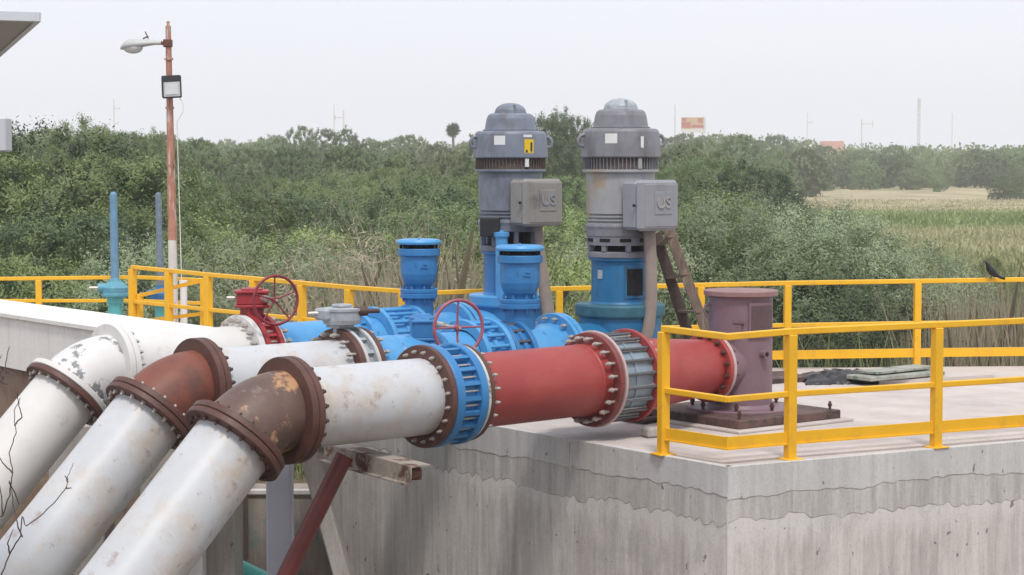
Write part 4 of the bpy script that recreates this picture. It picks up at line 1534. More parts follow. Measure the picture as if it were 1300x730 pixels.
# ------------------------------------------------------------------ valve stems, lamp post, pipe post
def valve_stem(u, vt, vh, vb, Y, stem, housing, col, label, lean=0.0, s=1.0):
    top = WY(u - 2 + lean, vt, Y)
    hp = WY(u + 0.0, vh, Y)
    t = thing('gate_valve_stem', label, 'valve', Vector((hp.x, hp.y, -0.1)), 'rising stem gate valve actuators')
    b = MB()
    b.cyl(hp, top, 0.055 * s, 0.05 * s, n=16)
    b.ball(top, 0.05 * s, 12)
    b.build('stem_cover', stem, t)
    b = MB()
    b.lathe(Vector((hp.x, hp.y, 0)), Z, [(0.06, hp.z + 0.10 * s), (0.08 * s, hp.z + 0.05 * s), (0.15 * s, hp.z), (0.18 * s, hp.z - 0.03 * s), (0.17 * s, hp.z - 0.10 * s), (0.18 * s, hp.z - 0.11 * s), (0.18 * s, hp.z - 0.14 * s), (0.12 * s, hp.z - 0.15 * s)][::-1], 20, cap=False)
    b.cyl(hp + Vector((-0.1, -0.05, -0.03)) * s, hp + Vector((-0.21, -0.08, -0.03)) * s, 0.06 * s, n=14)
    for k in range(8):
        q = Vector((math.cos(k * PI / 4), math.sin(k * PI / 4), 0)) * 0.155 * s
        b.cyl(hp + q - Z * 0.16 * s, hp + q - Z * 0.09 * s, 0.014, n=6)
    b.build('gear_housing', housing, t)
    b = MB()
    b.cyl(hp + Vector((-0.2, -0.08, -0.03)) * s, hp + Vector((-0.32, -0.1, -0.03)) * s, 0.02, n=8)
    b.build('crank_stub', boltm, t)
    b = MB()
    b.lathe(Vector((hp.x, hp.y, 0)), Z, [(0.16 * s, -0.1), (0.16 * s, -0.07), (0.095 * s, -0.06), (0.095 * s, hp.z - 0.24 * s), (0.11 * s, hp.z - 0.235 * s), (0.11 * s, hp.z - 0.145 * s)], 20, cap=False)
    b.build('column', col, t)


valve_stem(146, 248, 362, 400, 25.9, stemb, turqb, turq, 'light blue rising stem valve left of the gate, with turquoise gear housing')
valve_stem(204, 248, 370, 400, 26.6, stemg, blued, turq, 'grey-blue weathered stem valve just left of the rusty lamp post', lean=-1, s=0.85)

YL = 25.6
lp = thing('street_lamp', 'tall rusty pole with a cobra-head lamp and a floodlight', 'street lamp', Vector((WY(220, 400, YL).x, YL, -0.1)))
pb, pt = Vector((WY(220.5, 400, YL).x, YL, -0.1)), WY(213.5, 33, YL)
b = MB()
b.cyl(WY(219, 305, YL), WY(217.5, 230, YL), 0.059, 0.056, n=16)
b.cyl(pb, WY(219, 305, YL), 0.062, 0.059, n=16, mi=1)
b.cyl(WY(217.5, 230, YL), pt, 0.052, 0.036, n=16)
for vq in (75, 137, 210):
    p = WY(213.5 + (vq - 33) * 0.019, vq, YL)
    b.cyl(p - Z * 0.012, p + Z * 0.012, 0.058, n=16)
b.cyl(pt, pt + Z * 0.06, 0.02, n=8)
b.build('pole', [polem, polew], lp)
la = WY(213, 55, YL)
b = MB()
b.cyl(la, la + Vector((-0.12, 0, 0.0)), 0.022, n=10)
b.box(la, (0.11, 0.11, 0.10), bev=0.01)
b.build('lamp_bracket', rusty, lp)
b = MB()
hx = la + Vector((-0.08, 0, 0.0))
prs = [(0.0, 0.035, 0.045, 0.0), (-0.1, 0.045, 0.06, 0.0), (-0.2, 0.06, 0.085, -0.01), (-0.3, 0.075, 0.12, -0.02), (-0.4, 0.085, 0.14, -0.03), (-0.47, 0.07, 0.125, -0.045), (-0.52, 0.035, 0.07, -0.065), (-0.535, 0.004, 0.01, -0.075)]
vs = []
nn = 20
for (dx, rz, ry, dz) in prs:
    for k in range(nn):
        a_ = 2 * PI * k / nn
        z_ = math.sin(a_) * rz
        if z_ < 0:
            z_ *= 0.5
        vs.append(hx + Vector((dx, math.cos(a_) * ry, z_ + dz)))
fs = [(i * nn + k, i * nn + (k + 1) % nn, (i + 1) * nn + (k + 1) % nn, (i + 1) * nn + k) for i in range(len(prs) - 1) for k in range(nn)]
b._add(vs, fs, 0, True)
hd = b.build('lamp_head', lampm, lp)
MB().ball(hx + Vector((-0.37, 0, -0.055)), 0.13, 16, sc=(1.0, 0.9, 0.6)).build('lamp_lens', glass, hd)
b = MB()
b.tube([hx + Vector((-0.17, 0, 0.06)), hx + Vector((-0.21, 0, 0.15))], 0.008, 6)
b.tube([hx + Vector((-0.24, 0, 0.06)), hx + Vector((-0.17, 0, 0.09))], 0.010, 6)
b.build('bird_spike', boltd, hd)
fc = WY(217.5, 110, YL - 0.14)
b = MB()
M = Matrix.Rotation(R(-3), 3, 'Y') @ Matrix.Rotation(R(-8), 3, 'X')
b.box(fc + Vector((0, 0.02, 0)), (0.25, 0.07, 0.29), M, bev=0.012)
fl_ = b.build('floodlight', black, lp)
MB().box(fc + Vector((0.01, -0.02, -0.035)), (0.21, 0.012, 0.19), M, bev=0.003).build('floodlight_rim', lampm, fl_)
MB().box(fc + Vector((0.01, -0.03, -0.035)), (0.165, 0.012, 0.14), M, bev=0.003).build('floodlight_lens', glass, fl_)
MB().box(fc + Vector((0, 0.08, 0)), (0.10, 0.10, 0.06)).build('floodlight_bracket', boltd, fl_)
b = MB()
c0_ = fc + Vector((0.1, 0.02, -0.13))
b.tube([c0_, c0_ + Vector((0.05, 0, -0.1)), c0_ + Vector((0.04, 0, -0.2)), c0_ + Vector((-0.045, 0.05, -0.32)), c0_ + Vector((-0.035, 0.06, -0.9)), c0_ + Vector((-0.01, 0.06, -2.2)), c0_ + Vector((0.005, 0.06, -2.9))], 0.006, 6)
b.build('cable', pvc, lp)

b = MB()
p = WY(233, 357, 25.2)
b.cyl((p.x, p.y, -0.1), p, 0.045, n=14)
b.cyl(p - Z * 0.05, p + Z * 0.01, 0.055, n=14)
tag(b.build('pipe_post', pvc), 'thin white plastic pipe standing right of the lamp post', 'pipe')

# ------------------------------------------------------------------ solar panel and box at the left edge
spo = thing('solar_panel', 'tilted solar panel seen from below at the top left corner', 'solar panel', WY(-60, 300, 11) - Z * 3)
A_, B_, C_ = WY(48, 26, 11.0), WY(-160, 20, 11.0), WY(-20, 86, 12.4)
e1 = (B_ - A_).normalized()
e2 = (C_ - A_)
e2 = (e2 - e1 * e2.dot(e1)).normalized()
nrm = e1.cross(e2).normalized()
if nrm.z < 0:
    nrm = -nrm
print('panel normal', nrm, 'seen from', (nrm.dot(Vector((0, 0, CAM_Z)) - A_)))
wq = 0.95
A2 = A_ + (C_ - A_).normalized() * 1.65
B2 = B_ + (C_ - A_).normalized() * 1.65
b = MB()
vs = [A_, B_, B2, A2]
b._add(vs + [p + nrm * 0.03 for p in vs], [(0, 1, 2, 3), (7, 6, 5, 4), (0, 4, 5, 1), (1, 5, 6, 2), (2, 6, 7, 3), (3, 7, 4, 0)])
b.build('panel_back', panelb, spo)
b = MB()
for p_, q_ in ((A_, B_), (B_, B2), (B2, A2), (A2, A_)):
    b.beam(p_ + nrm * 0.018, q_ + nrm * 0.018, 0.03, 0.05, up=nrm, ext=0.012)
b.build('frame', alu, spo)
b = MB()
vs = [p + nrm * 0.033 for p in vs]
b._add(vs + [p + nrm * 0.006 for p in vs], [(0, 1, 2, 3), (7, 6, 5, 4), (0, 4, 5, 1), (1, 5, 6, 2), (2, 6, 7, 3), (3, 7, 4, 0)])
b.build('solar_cells', panelf, spo)
pm_ = (A_ + B_) / 2
b = MB()
pbx = WY(-42, 300, 10.9)
b.cyl((pbx.x, pbx.y, -5), (pbx.x, pbx.y, pm_.z - 0.02), 0.05, n=14)
b.build('mast', galv, spo)
b = MB()
bx_ = WY(-12, 171, 10.75)
b.box(bx_, (0.20, 0.14, 0.185), bev=0.008)
tag(b.build('control_box', boxw), 'small pale grey box on the solar panel mast at the left edge', 'box')

# ------------------------------------------------------------------ supports under the pipes
b = MB()
s0 = WY(432, 562, 14.35)
p0 = at(LA, 500) - Z * (RP + 0.012)
sb = thing('pipe_bracket', 'rusty channel with broken end under the nearest white pipe, on a dark red strut', 'bracket', p0)
e_ = WY(534, 592, 13.95)
w0 = WY(424, 563, 15.0)
dx_ = (e_ - w0).normalized()
sx_ = dx_.cross(Z).normalized()
b = MB()
b.beam(w0, e_, 0.17, 0.012)
ww = Z * 0.065
b.beam(w0 + sx_ * 0.079 - ww, e_ + sx_ * 0.079 - ww - dx_ * 0.0, 0.012, 0.118)
b.beam(w0 - sx_ * 0.079 - ww, e_ - sx_ * 0.079 - ww - dx_ * 0.12, 0.012, 0.118)
b.beam(w0 + sx_ * 0.10 - ww * 1.9, e_ + sx_ * 0.10 - ww * 1.9 - dx_ * 0.02, 0.06, 0.012)
b.build('channel_beam', chan, sb)
MB().box(e_ - dx_ * 0.10 - ww, (0.11, 0.10, 0.09), 0.4, bev=0.02).build('rusted_end', rusty, sb)
b = MB()
st_a, st_b = WY(438, 578, 14.45), WY(362, 732, 14.3)
b.cyl(st_a, st_b + (st_b - st_a) * 0.9, 0.066, n=18)
b.build('strut', strut, sb)

def pier(name, label, u0, u1, vt, Y, depth, mat, zb=-4.2, group=None, rot=0.0, topz=None):
    a_, c_ = WY(u0, vt, Y), WY(u1, vt, Y)
    zt = a_.z if topz is None else topz
    b = MB()
    b.box(((a_.x + c_.x) / 2, Y + depth / 2, (zt + zb) / 2), (c_.x - a_.x, depth, zt - zb), rot, bev=0.012)
    return tag(b.build(name, mat), label, 'pier', group)


pier('support_post', 'blue-grey painted post under the nearest brown elbow', 337, 369, 560, 14.6, 0.2, pierg, topz=0.10)
pier('support_pier', 'brown-grey concrete pier behind the nearest inclined pipe', 257, 296, 560, 16.2, 0.55, cpier, topz=-0.30)
pier('support_pier', 'narrow pale concrete pier left of the brown-grey one', 232, 256, 600, 16.0, 0.4, cslab, topz=-0.45)
pier('support_pier', 'concrete pier under the middle pipeline elbow', 176, 226, 500, 17.0, 0.5, cpier, topz=0.10)
pier('support_pier', 'concrete pier under the farthest pipeline elbow', 60, 130, 500, 18.3, 0.5, cpier, topz=-0.2)
# concrete gusset leaning against the platform corner
b = MB()
g0_ = WY(392, 574, 16.6)
g1_ = WY(438, 740, 16.6)
dn = (g1_ - g0_)
b.beam(g0_ - dn * 0.25, g0_ + dn * 1.9, 0.135, 0.22, up=(0, 1, 0), bev=0.01)
tag(b.build('concrete_brace', cpier), 'slanting concrete brace at the left end of the platform wall', 'brace')
b = MB()
b.box((WY(408, 572, 16.9).x, 17.0, 0.0), (0.25, 0.3, 0.5), 0.1, bev=0.01)
b.box((WY(408, 572, 16.9).x, 17.0, -0.25), (0.25, 0.3, 0.5), 0.1, bev=0.01)
tag(b.build('bearing_block', cold), 'dark concrete block under the nearest pipe beside the slanting brace', 'block')

# low stained wall behind the piers
b = MB()
lwp0, lwp1 = WY(150, 622, 19.6), WY(432, 622, 19.6)
b.box(((lwp0.x + lwp1.x) / 2, 19.75, -3.0), (lwp1.x - lwp0.x, 0.3, 4.0), bev=0.02)
lw = thing('low_wall', 'low stained grey-brown wall with a pale coping behind the piers', 'wall', ((lwp0.x + lwp1.x) / 2, 19.75, -3))
b2 = MB()
b.build('wall_body', cold, lw)
b2.box(((lwp0.x + lwp1.x) / 2, 19.74, lwp0.z - 0.02), (lwp1.x - lwp0.x, 0.34, 0.06), bev=0.012)
b2.build('coping', cwhite, lw)
b3 = MB()
b3.box(((lwp0.x + lwp1.x) / 2, 19.585, -1.9), (lwp1.x - lwp0.x, 0.05, 0.025))
b3.build('ledge', rusty, lw)
b = MB()
tp0, tp1 = WY(270, 712, 17.2), WY(352, 752, 16.6)
b.cyl(tp0, tp1 + (tp1 - tp0) * 1.2, 0.12, n=24)
b.cyl(tp0 - Vector((0, 0, 0)), tp0 + (tp1 - tp0) * 0.1, 0.14, n=24)
tag(b.build('turquoise_pipe', turqp), 'peeling turquoise pipe lying low between the piers', 'pipe')


# ------------------------------------------------------------------ ground
def sstep(a_, b_, x_):
    t_ = max(0.0, min(1.0, (x_ - a_) / (b_ - a_)))
    return t_ * t_ * (3 - 2 * t_)


def gz(X, Y):
    far_ = -2.5 + 1.3 * sstep(70, 330, Y)
    if Y > 40:
        return far_ + 0.12 * math.sin(X * 0.11) * math.sin(Y * 0.07)
    terr = (-1.02 - 1.9 * sstep(21.5, 24.5, Y)) if X < -1.6 else -2.6
    z_ = far_ * sstep(26, 34, Y) + terr * (1 - sstep(26, 34, Y))
    z_ = z_ * sstep(19.4, 19.9, Y) + (-1.9 if X < -4.6 else -3.2) * (1 - sstep(19.4, 19.9, Y))
    if Y < 16:
        z_ = z_ * sstep(10, 16, Y) + -4.3 * (1 - sstep(10, 16, Y))
    if Y < 7:
        z_ = z_ * sstep(1, 7, Y) + 0.6 * (1 - sstep(1, 7, Y))
    return z_ + 0.05 * math.sin(X * 2.1 + Y) + 0.04 * math.sin(Y * 3.3 - X * 1.7)


xs = sorted(set([-3000, -1500, -700, -400] + list(np.arange(-240, -30, 15)) + list(np.arange(-30, -8, 2)) + list(np.arange(-8, 10, 0.5)) + list(np.arange(10, 30, 2)) + list(np.arange(30, 250, 15)) + [400, 700, 1500, 3000]))
ys = sorted(set([-60, -20, -5] + list(np.arange(0, 36, 0.5)) + list(np.arange(36, 80, 4)) + list(np.arange(80, 400, 12)) + [450, 550, 700, 1000, 1800, 3500, 6000]))
b = MB()
vs = [(float(X), float(Y), gz(X, Y)) for Y in ys for X in xs]
nx = len(xs)
fs = [(j * nx + i, j * nx + i + 1, (j + 1) * nx + i + 1, (j + 1) * nx + i) for j in range(len(ys) - 1) for i in range(nx - 1)]
b._add(vs, fs, 0, True)


def ground_mat():
    m = bpy.data.materials.new('ground_soil_and_grass')
    m.use_nodes = True
    N, L = nt(m)
    bs = N['Principled BSDF']
    bs.inputs['Roughness'].default_value = 0.95
    bs.inputs['Specular IOR Level'].default_value = 0.1
    g = N.new('ShaderNodeNewGeometry')
    sep = N.new('ShaderNodeSeparateXYZ')
    L.new(g.outputs['Position'], sep.inputs[0])

    def noise(sc_, st, det=7, off=0.0):
        mp = N.new('ShaderNodeMapping')
        mp.inputs['Scale'].default_value = st
        mp.inputs['Location'].default_value = (off, off, 0)
        L.new(g.outputs['Position'], mp.inputs['Vector'])
        n = N.new('ShaderNodeTexNoise')
        n.inputs['Scale'].default_value = sc_
        n.inputs['Detail'].default_value = det
        n.inputs['Roughness'].default_value = 0.68
        L.new(mp.outputs['Vector'], n.inputs['Vector'])
        return n.outputs['Fac']
    # zones of the field along the view distance, with wandering borders
    wob = noise(0.02, (1, 1.5, 1))
    ad = N.new('ShaderNodeMath')
    ad.operation = 'MULTIPLY_ADD'
    ad.inputs[1].default_value = 36
    L.new(wob, ad.inputs[0])
    L.new(sep.outputs['Y'], ad.inputs[2])
    mr = N.new('ShaderNodeMapRange')
    mr.inputs['From Min'].default_value = 18
    mr.inputs['From Max'].default_value = 418
    L.new(ad.outputs[0], mr.inputs['Value'])
    r = N.new('ShaderNodeValToRGB')
    E_ = r.color_ramp.elements
    E_[0].position = 0.0
    E_[0].color = (0.17, 0.19, 0.09, 1)
    E_[1].position = 1.0
    E_[1].color = (0.36, 0.31, 0.20, 1)
    for p_, c_ in ((0.20, (0.28, 0.30, 0.15)), (0.26, (0.36, 0.365, 0.22)), (0.33, (0.40, 0.375, 0.24)), (0.37, (0.22, 0.275, 0.115)), (0.45, (0.24, 0.285, 0.125)), (0.49, (0.38, 0.34, 0.22)), (0.62, (0.40, 0.345, 0.24)), (0.80, (0.36, 0.32, 0.21))):
        e_2 = E_.new(p_)
        e_2.color = (*c_, 1)
    L.new(mr.outputs['Result'], r.inputs['Fac'])
    n2 = noise(0.16, (1, 0.6, 1), 9, 11)
    r2 = N.new('ShaderNodeValToRGB')
    r2.color_ramp.elements[0].position = 0.35
    r2.color_ramp.elements[0].color = (0.62, 0.68, 0.55, 1)
    r2.color_ramp.elements[1].position = 0.65
    r2.color_ramp.elements[1].color = (1.25, 1.2, 1.15, 1)
    L.new(n2, r2.inputs['Fac'])
    mx = N.new('ShaderNodeMix')
    mx.data_type = 'RGBA'
    mx.blend_type = 'MULTIPLY'
    mx.inputs['Factor'].default_value = 0.8
    L.new(r.outputs['Color'], mx.inputs['A'])
    L.new(r2.outputs['Color'], mx.inputs['B'])
    # near soil
    n3 = noise(1.4, (1, 1, 1), 9, 3)
    r3 = N.new('ShaderNodeValToRGB')
    r3.color_ramp.elements[0].position = 0.35
    r3.color_ramp.elements[0].color = (0.10, 0.065, 0.045, 1)
    r3.color_ramp.elements[1].position = 0.62
    r3.color_ramp.elements[1].color = (0.22, 0.18, 0.13, 1)
    e3 = r3.color_ramp.elements.new(0.7)
    e3.color = (0.12, 0.15, 0.05, 1)
    L.new(n3, r3.inputs['Fac'])
    mz = N.new('ShaderNodeMapRange')
    mz.inputs['From Min'].default_value = 26
    mz.inputs['From Max'].default_value = 34
    L.new(sep.outputs['Y'], mz.inputs['Value'])
    mx2 = N.new('ShaderNodeMix')
    mx2.data_type = 'RGBA'
    L.new(mz.outputs['Result'], mx2.inputs['Factor'])
    L.new(r3.outputs['Color'], mx2.inputs['A'])
    L.new(mx.outputs['Result'], mx2.inputs['B'])
    L.new(mx2.outputs['Result'], bs.inputs['Base Color'])
    bp_ = N.new('ShaderNodeBump')
    bp_.inputs['Strength'].default_value = 0.6
    bp_.inputs['Distance'].default_value = 0.15
    L.new(n3, bp_.inputs['Height'])
    L.new(bp_.outputs['Normal'], bs.inputs['Normal'])
    return m


GM = ground_mat()
structure(b.build('ground', GM, org=(0, 0, 0)))

# ------------------------------------------------------------------ vegetation
rng = np.random.default_rng(11)


def quads_mesh(name, cen, axis, side, L_, W_, mat):
    """many small leaf faces: centre, long axis, side axis, length, width"""
    n = len(cen)
    a_ = axis * L_[:, None] / 2
    s_ = side * W_[:, None] / 2
    v = np.empty((n, 4, 3), np.float32)
    v[:, 0] = cen - a_
    v[:, 1] = cen + s_ - a_ * 0.1
    v[:, 2] = cen + a_
    v[:, 3] = cen - s_ - a_ * 0.1
    me = bpy.data.meshes.new(name)
    me.vertices.add(n * 4)
    me.vertices.foreach_set('co', v.ravel())
    me.loops.add(n * 4)
    me.loops.foreach_set('vertex_index', np.arange(n * 4, dtype=np.int32))
    me.polygons.add(n)
    me.polygons.foreach_set('loop_start', np.arange(0, n * 4, 4, dtype=np.int32))
    me.polygons.foreach_set('loop_total', np.full(n, 4, np.int32))
    me.materials.append(mat)
    me.update(calc_edges=True)
    return me


def unit(v):
    return v / np.maximum(np.linalg.norm(v, axis=1, keepdims=True), 1e-6)


def crown(name, mat, H, Wd, n_clump, per, leaf, clump_r, updir=0.5, base=0.12, lobes=9, seed=0, narrow=0.35, low=6):
    """leaf clumps through lobes that fill a shrubby crown of height H and width Wd, origin at the foot"""
    g = np.random.default_rng(seed)
    lc, lr = [], []
    Rw = Wd * 0.36
    for i in range(lobes):
        th = i * 2.39996 + g.uniform(-0.4, 0.4)
        q_ = math.sqrt((i + 0.5) / lobes)
        rad = q_ * Rw * g.uniform(0.8, 1.15)
        dome = math.sqrt(max(0.0, 1 - (q_ * 0.97) ** 2))
        r_ = g.uniform(0.15, 0.23) * Wd
        zc = H * (0.28 + 0.66 * dome * g.uniform(0.70, 1.08)) - r_ * 0.6
        lc.append((rad * math.cos(th), rad * math.sin(th), min(zc, H - r_ * 0.8)))
        lr.append(r_)
    for i in range(low):
        th = i * 2.39996 + 0.5
        r_ = g.uniform(0.13, 0.19) * Wd
        rad = Rw * g.uniform(0.6, 1.05)
        lc.append((rad * math.cos(th), rad * math.sin(th), max(r_ * 0.6, H * g.uniform(0.08, 0.32))))
        lr.append(r_)
    lobes = len(lc)
    lc, lr = np.array(lc), np.array(lr)
    K_, D_, C_ = [], [], []
    got = 0
    while got < n_clump:
        k = g.integers(0, lobes, n_clump)
        d = unit(g.normal(size=(n_clump, 3)))
        rr = lr[k] * g.uniform(0.88, 1.08, n_clump)
        cc = lc[k] + d * rr[:, None] * np.array([1, 1, 0.82])
        dist = np.linalg.norm((cc[:, None, :] - lc[None]) / np.array([1, 1, 0.82]), axis=2) / lr[None]
        dist[np.arange(n_clump), k] = 9
        ok = (dist.min(1) > 0.93) & (cc[:, 2] > 0.05) & ((d[:, 2] > -0.55) | (g.random(n_clump) < 0.3))
        K_.append(k[ok]); D_.append(d[ok]); C_.append(cc[ok])
        got += int(ok.sum())
    k = np.concatenate(K_)[:n_clump]
    d = np.concatenate(D_)[:n_clump]
    cc = np.concatenate(C_)[:n_clump]
    spike = g.random(n_clump) < 0.05
    cc[:, 2] += np.where(spike, g.uniform(0.2, 0.8, n_clump) * H * 0.07, 0)
    outd = unit(d + np.array([0, 0, updir]))
    # leaves strung along short sprigs
    m = n_clump * per
    ci = np.repeat(np.arange(n_clump), per)
    sprig = unit(outd[ci] + g.normal(size=(m, 3)) * 0.55)
    tt = g.uniform(-0.5, 1.0, m) * clump_r * g.uniform(0.5, 1.3, n_clump)[ci]
    cen = cc[ci] + sprig * tt[:, None] + g.normal(size=(m, 3)) * clump_r * 0.30
    nrm_ = unit(d[ci] + g.normal(size=(m, 3)) * 0.30)
    ax = unit(np.cross(nrm_, g.normal(size=(m, 3))) + sprig * 0.5)
    sd = unit(np.cross(nrm_, ax))
    L_ = leaf * g.uniform(0.6, 1.4, m)
    return quads_mesh(name, cen.astype(np.float32), ax, sd, L_, L_ * narrow, mat)


def trunk_mesh(name, mat, H, Wd, n_limb, r0, seed, reach=1.0):
    rr_ = random.Random(seed)
    b = MB()

    def limb(p, d, ln, r, lev):
        pts, rs = [p], [r]
        q = p
        for i in range(4):
            d = (d + Vector((rr_.uniform(-0.25, 0.25), rr_.uniform(-0.25, 0.25), rr_.uniform(-0.05, 0.18)))).normalized()
            q = q + d * ln / 4
            pts.append(q)
            rs.append(r * (1 - 0.19 * (i + 1)))
        b.tube(pts, rs, 6 if lev else 8, cap=False)
        if lev < 2:
            for k in range(3 if lev == 0 else 2):
                i = rr_.choice((2, 3, 4))
                d2 = (d + Vector((rr_.uniform(-1, 1), rr_.uniform(-1, 1), rr_.uniform(-0.1, 0.6)))).normalized()
                limb(pts[i], d2, ln * rr_.uniform(0.45, 0.65), rs[i] * 0.75, lev + 1)
    for i in range(n_limb):
        th = 2 * PI * i / n_limb + rr_.uniform(-0.4, 0.4)
        tilt = rr_.uniform(0.15, 0.6)
        limb(Vector((0.1 * math.cos(th), 0.1 * math.sin(th), -0.3)), Vector((math.cos(th) * tilt, math.sin(th) * tilt, 1)).normalized(), H * rr_.uniform(0.34, 0.5) * reach, r0 * rr_.uniform(0.7, 1.1), 0)
    me = bpy.data.meshes.new(name)
    me.from_pydata([tuple(p) for p in b.v], [], b.f)
    me.polygons.foreach_set('use_smooth', b.sm)
    me.materials.append(mat)
    return me


PROTO = {}


def protos(kind, variants):
    """(crown mesh, trunk mesh, height, width) prototypes"""
    out = []
    for i in range(variants):
        sd = hash((kind, i)) % 1000 if False else (sum(map(ord, kind)) * 7 + i * 13)
        if kind == 'mesquite':
            c_ = crown('crown', LM['mesquite'], 6, 6.4, 1000, 72, 0.088, 0.24, 0.6, 0.06, 12, sd, 0.34, 5)
            t_ = trunk_mesh('trunk', bark, 6, 6, 5, 0.028, sd)
            out.append((c_, t_, 6, 6.4))
        elif kind == 'light':
            c_ = crown('crown', LM['light'], 4, 4.6, 800, 66, 0.072, 0.19, 0.9, 0.05, 10, sd, 0.32, 5)
            t_ = trunk_mesh('trunk', bark, 4, 4, 6, 0.028, sd)
            out.append((c_, t_, 4, 4.6))
        elif kind == 'willow':
            c_ = crown('crown', LM['willow'], 4.2, 4.6, 800, 84, 0.066, 0.24, 1.5, 0.06, 11, sd, 0.26, 5)
            t_ = trunk_mesh('trunk', barkp, 4.2, 4, 9, 0.04, sd, 1.45)
            out.append((c_, t_, 4.2, 4.6))
        elif kind == 'dark':
            c_ = crown('crown', LM['dark'], 6, 6.6, 1000, 64, 0.095, 0.24, 0.4, 0.06, 12, sd, 0.40, 5)
            t_ = trunk_mesh('trunk', bark, 6, 6, 5, 0.035, sd)
            out.append((c_, t_, 6, 6.6))
        elif kind == 'far':
            c_ = crown('crown', LM['far'], 9, 10.5, 1000, 42, 0.20, 0.32, 0.5, 0.02, 12, sd, 0.5, 7)
            t_ = trunk_mesh('trunk', bark, 9, 8, 3, 0.16, sd)
            out.append((c_, t_, 9, 10.5))
        elif kind == 'dry':
            c_ = crown('crown', LM['dry'], 3.2, 4.0, 300, 26, 0.13, 0.34, 1.4, 0.05, 9, sd, 0.10)
            t_ = trunk_mesh('trunk', barkp, 3.6, 4, 14, 0.026, sd, 1.7)
            out.append((c_, t_, 3.2, 4.0))
    PROTO[kind] = out


for kd, nv in (('mesquite', 4), ('light', 3), ('willow', 3), ('dark', 3), ('far', 4), ('dry', 2)):
    protos(kd, nv)
prnd = random.Random(21)
KN = {'mesquite': ('mesquite_tree', 'mid-green feathery tree'), 'light': ('leafy_shrub', 'bright light-green shrub'), 'willow': ('willow_shrub', 'silvery grey-green willowy shrub'), 'dark': ('dense_tree', 'dense dark-green tree'), 'far': ('distant_tree', 'hazy rounded tree'), 'dry': ('dry_bush', 'dry straw-coloured twiggy bush')}
LMK = [(60, 'behind the left end of the white channel'), (150, 'behind the light blue valve stem'), (225, 'behind the rusty lamp post'), (300, 'just right of the lamp post'), (350, 'above the red handwheel'), (430, 'above the grey gearbox'), (480, 'above the wide blue coupling'), (535, 'behind the left air valve'), (590, 'above the mauve handwheel'), (650, 'behind the left motor'), (715, 'between the two motors'), (785, 'behind the right motor'), (860, 'behind the wooden ladder'), (925, 'above the mauve pump head'), (1000, 'right of the mauve pump head'), (1070, 'above the second far rail post'), (1130, 'left of the field edge'), (1190, 'below the field near the right post'), (1250, 'under the perched bird'), (1300, 'at the right edge')]
RN = {1: 'nearest row', 2: 'second row', 3: 'third row', 4: 'middle distance', 5: 'far slope', 6: 'far tree line'}
used_l = set()
n_tree = 0


def place_tree(kind, u, vtop, Y, row, wscale=1.0, var=None):
    global n_tree
    pr = PROTO[kind]
    c_, t_, H, Wd = pr[prnd.randrange(len(pr)) if var is None else var % len(pr)]
    p = WY(u, vtop, Y)
    g_ = gz(p.x, Y) - 0.05
    h = p.z - g_
    s_ = h / H
    if s_ < 0.1:
        return
    w_ = s_ ** 0.6 * wscale
    nm, look = KN[kind]
    if row <= 4:
        lm = min(LMK, key=lambda q: abs(q[0] - u))[1]
        lab = '%s in the %s %s' % (look, RN[row], lm)
        k = 0
        adj = ['smaller', 'leaning', 'thinner', 'lower']
        while lab in used_l and k < 4:
            lab = '%s %s in the %s %s' % (adj[k], look, RN[row], lm)
            k += 1
        used_l.add(lab)
        grp = 'trees and shrubs in the %s behind the deck' % RN[row]
    else:
        lab = '%s in the %s below the sky' % (look, RN[row])
        grp = 'trees in the ' + RN[row]
    t = thing(nm, lab, 'shrub' if kind in ('light', 'willow', 'dry') else 'tree', (p.x, Y, g_), grp)
    t.scale = (w_, w_, s_)
    t.rotation_euler = (0, 0, prnd.uniform(0, 6.28))
    for me in (c_, t_):
        o = bpy.data.objects.new(me.name.split('.')[0], me)
        COL.objects.link(o)
        o.parent = t
    n_tree += 1
    return t


def prof(pts, u):
    if u <= pts[0][0]:
        return pts[0][1]
    for (a_, va), (b_, vb_) in zip(pts, pts[1:]):
        if u <= b_:
            return va + (vb_ - va) * (u - a_) / (b_ - a_)
    return pts[-1][1]


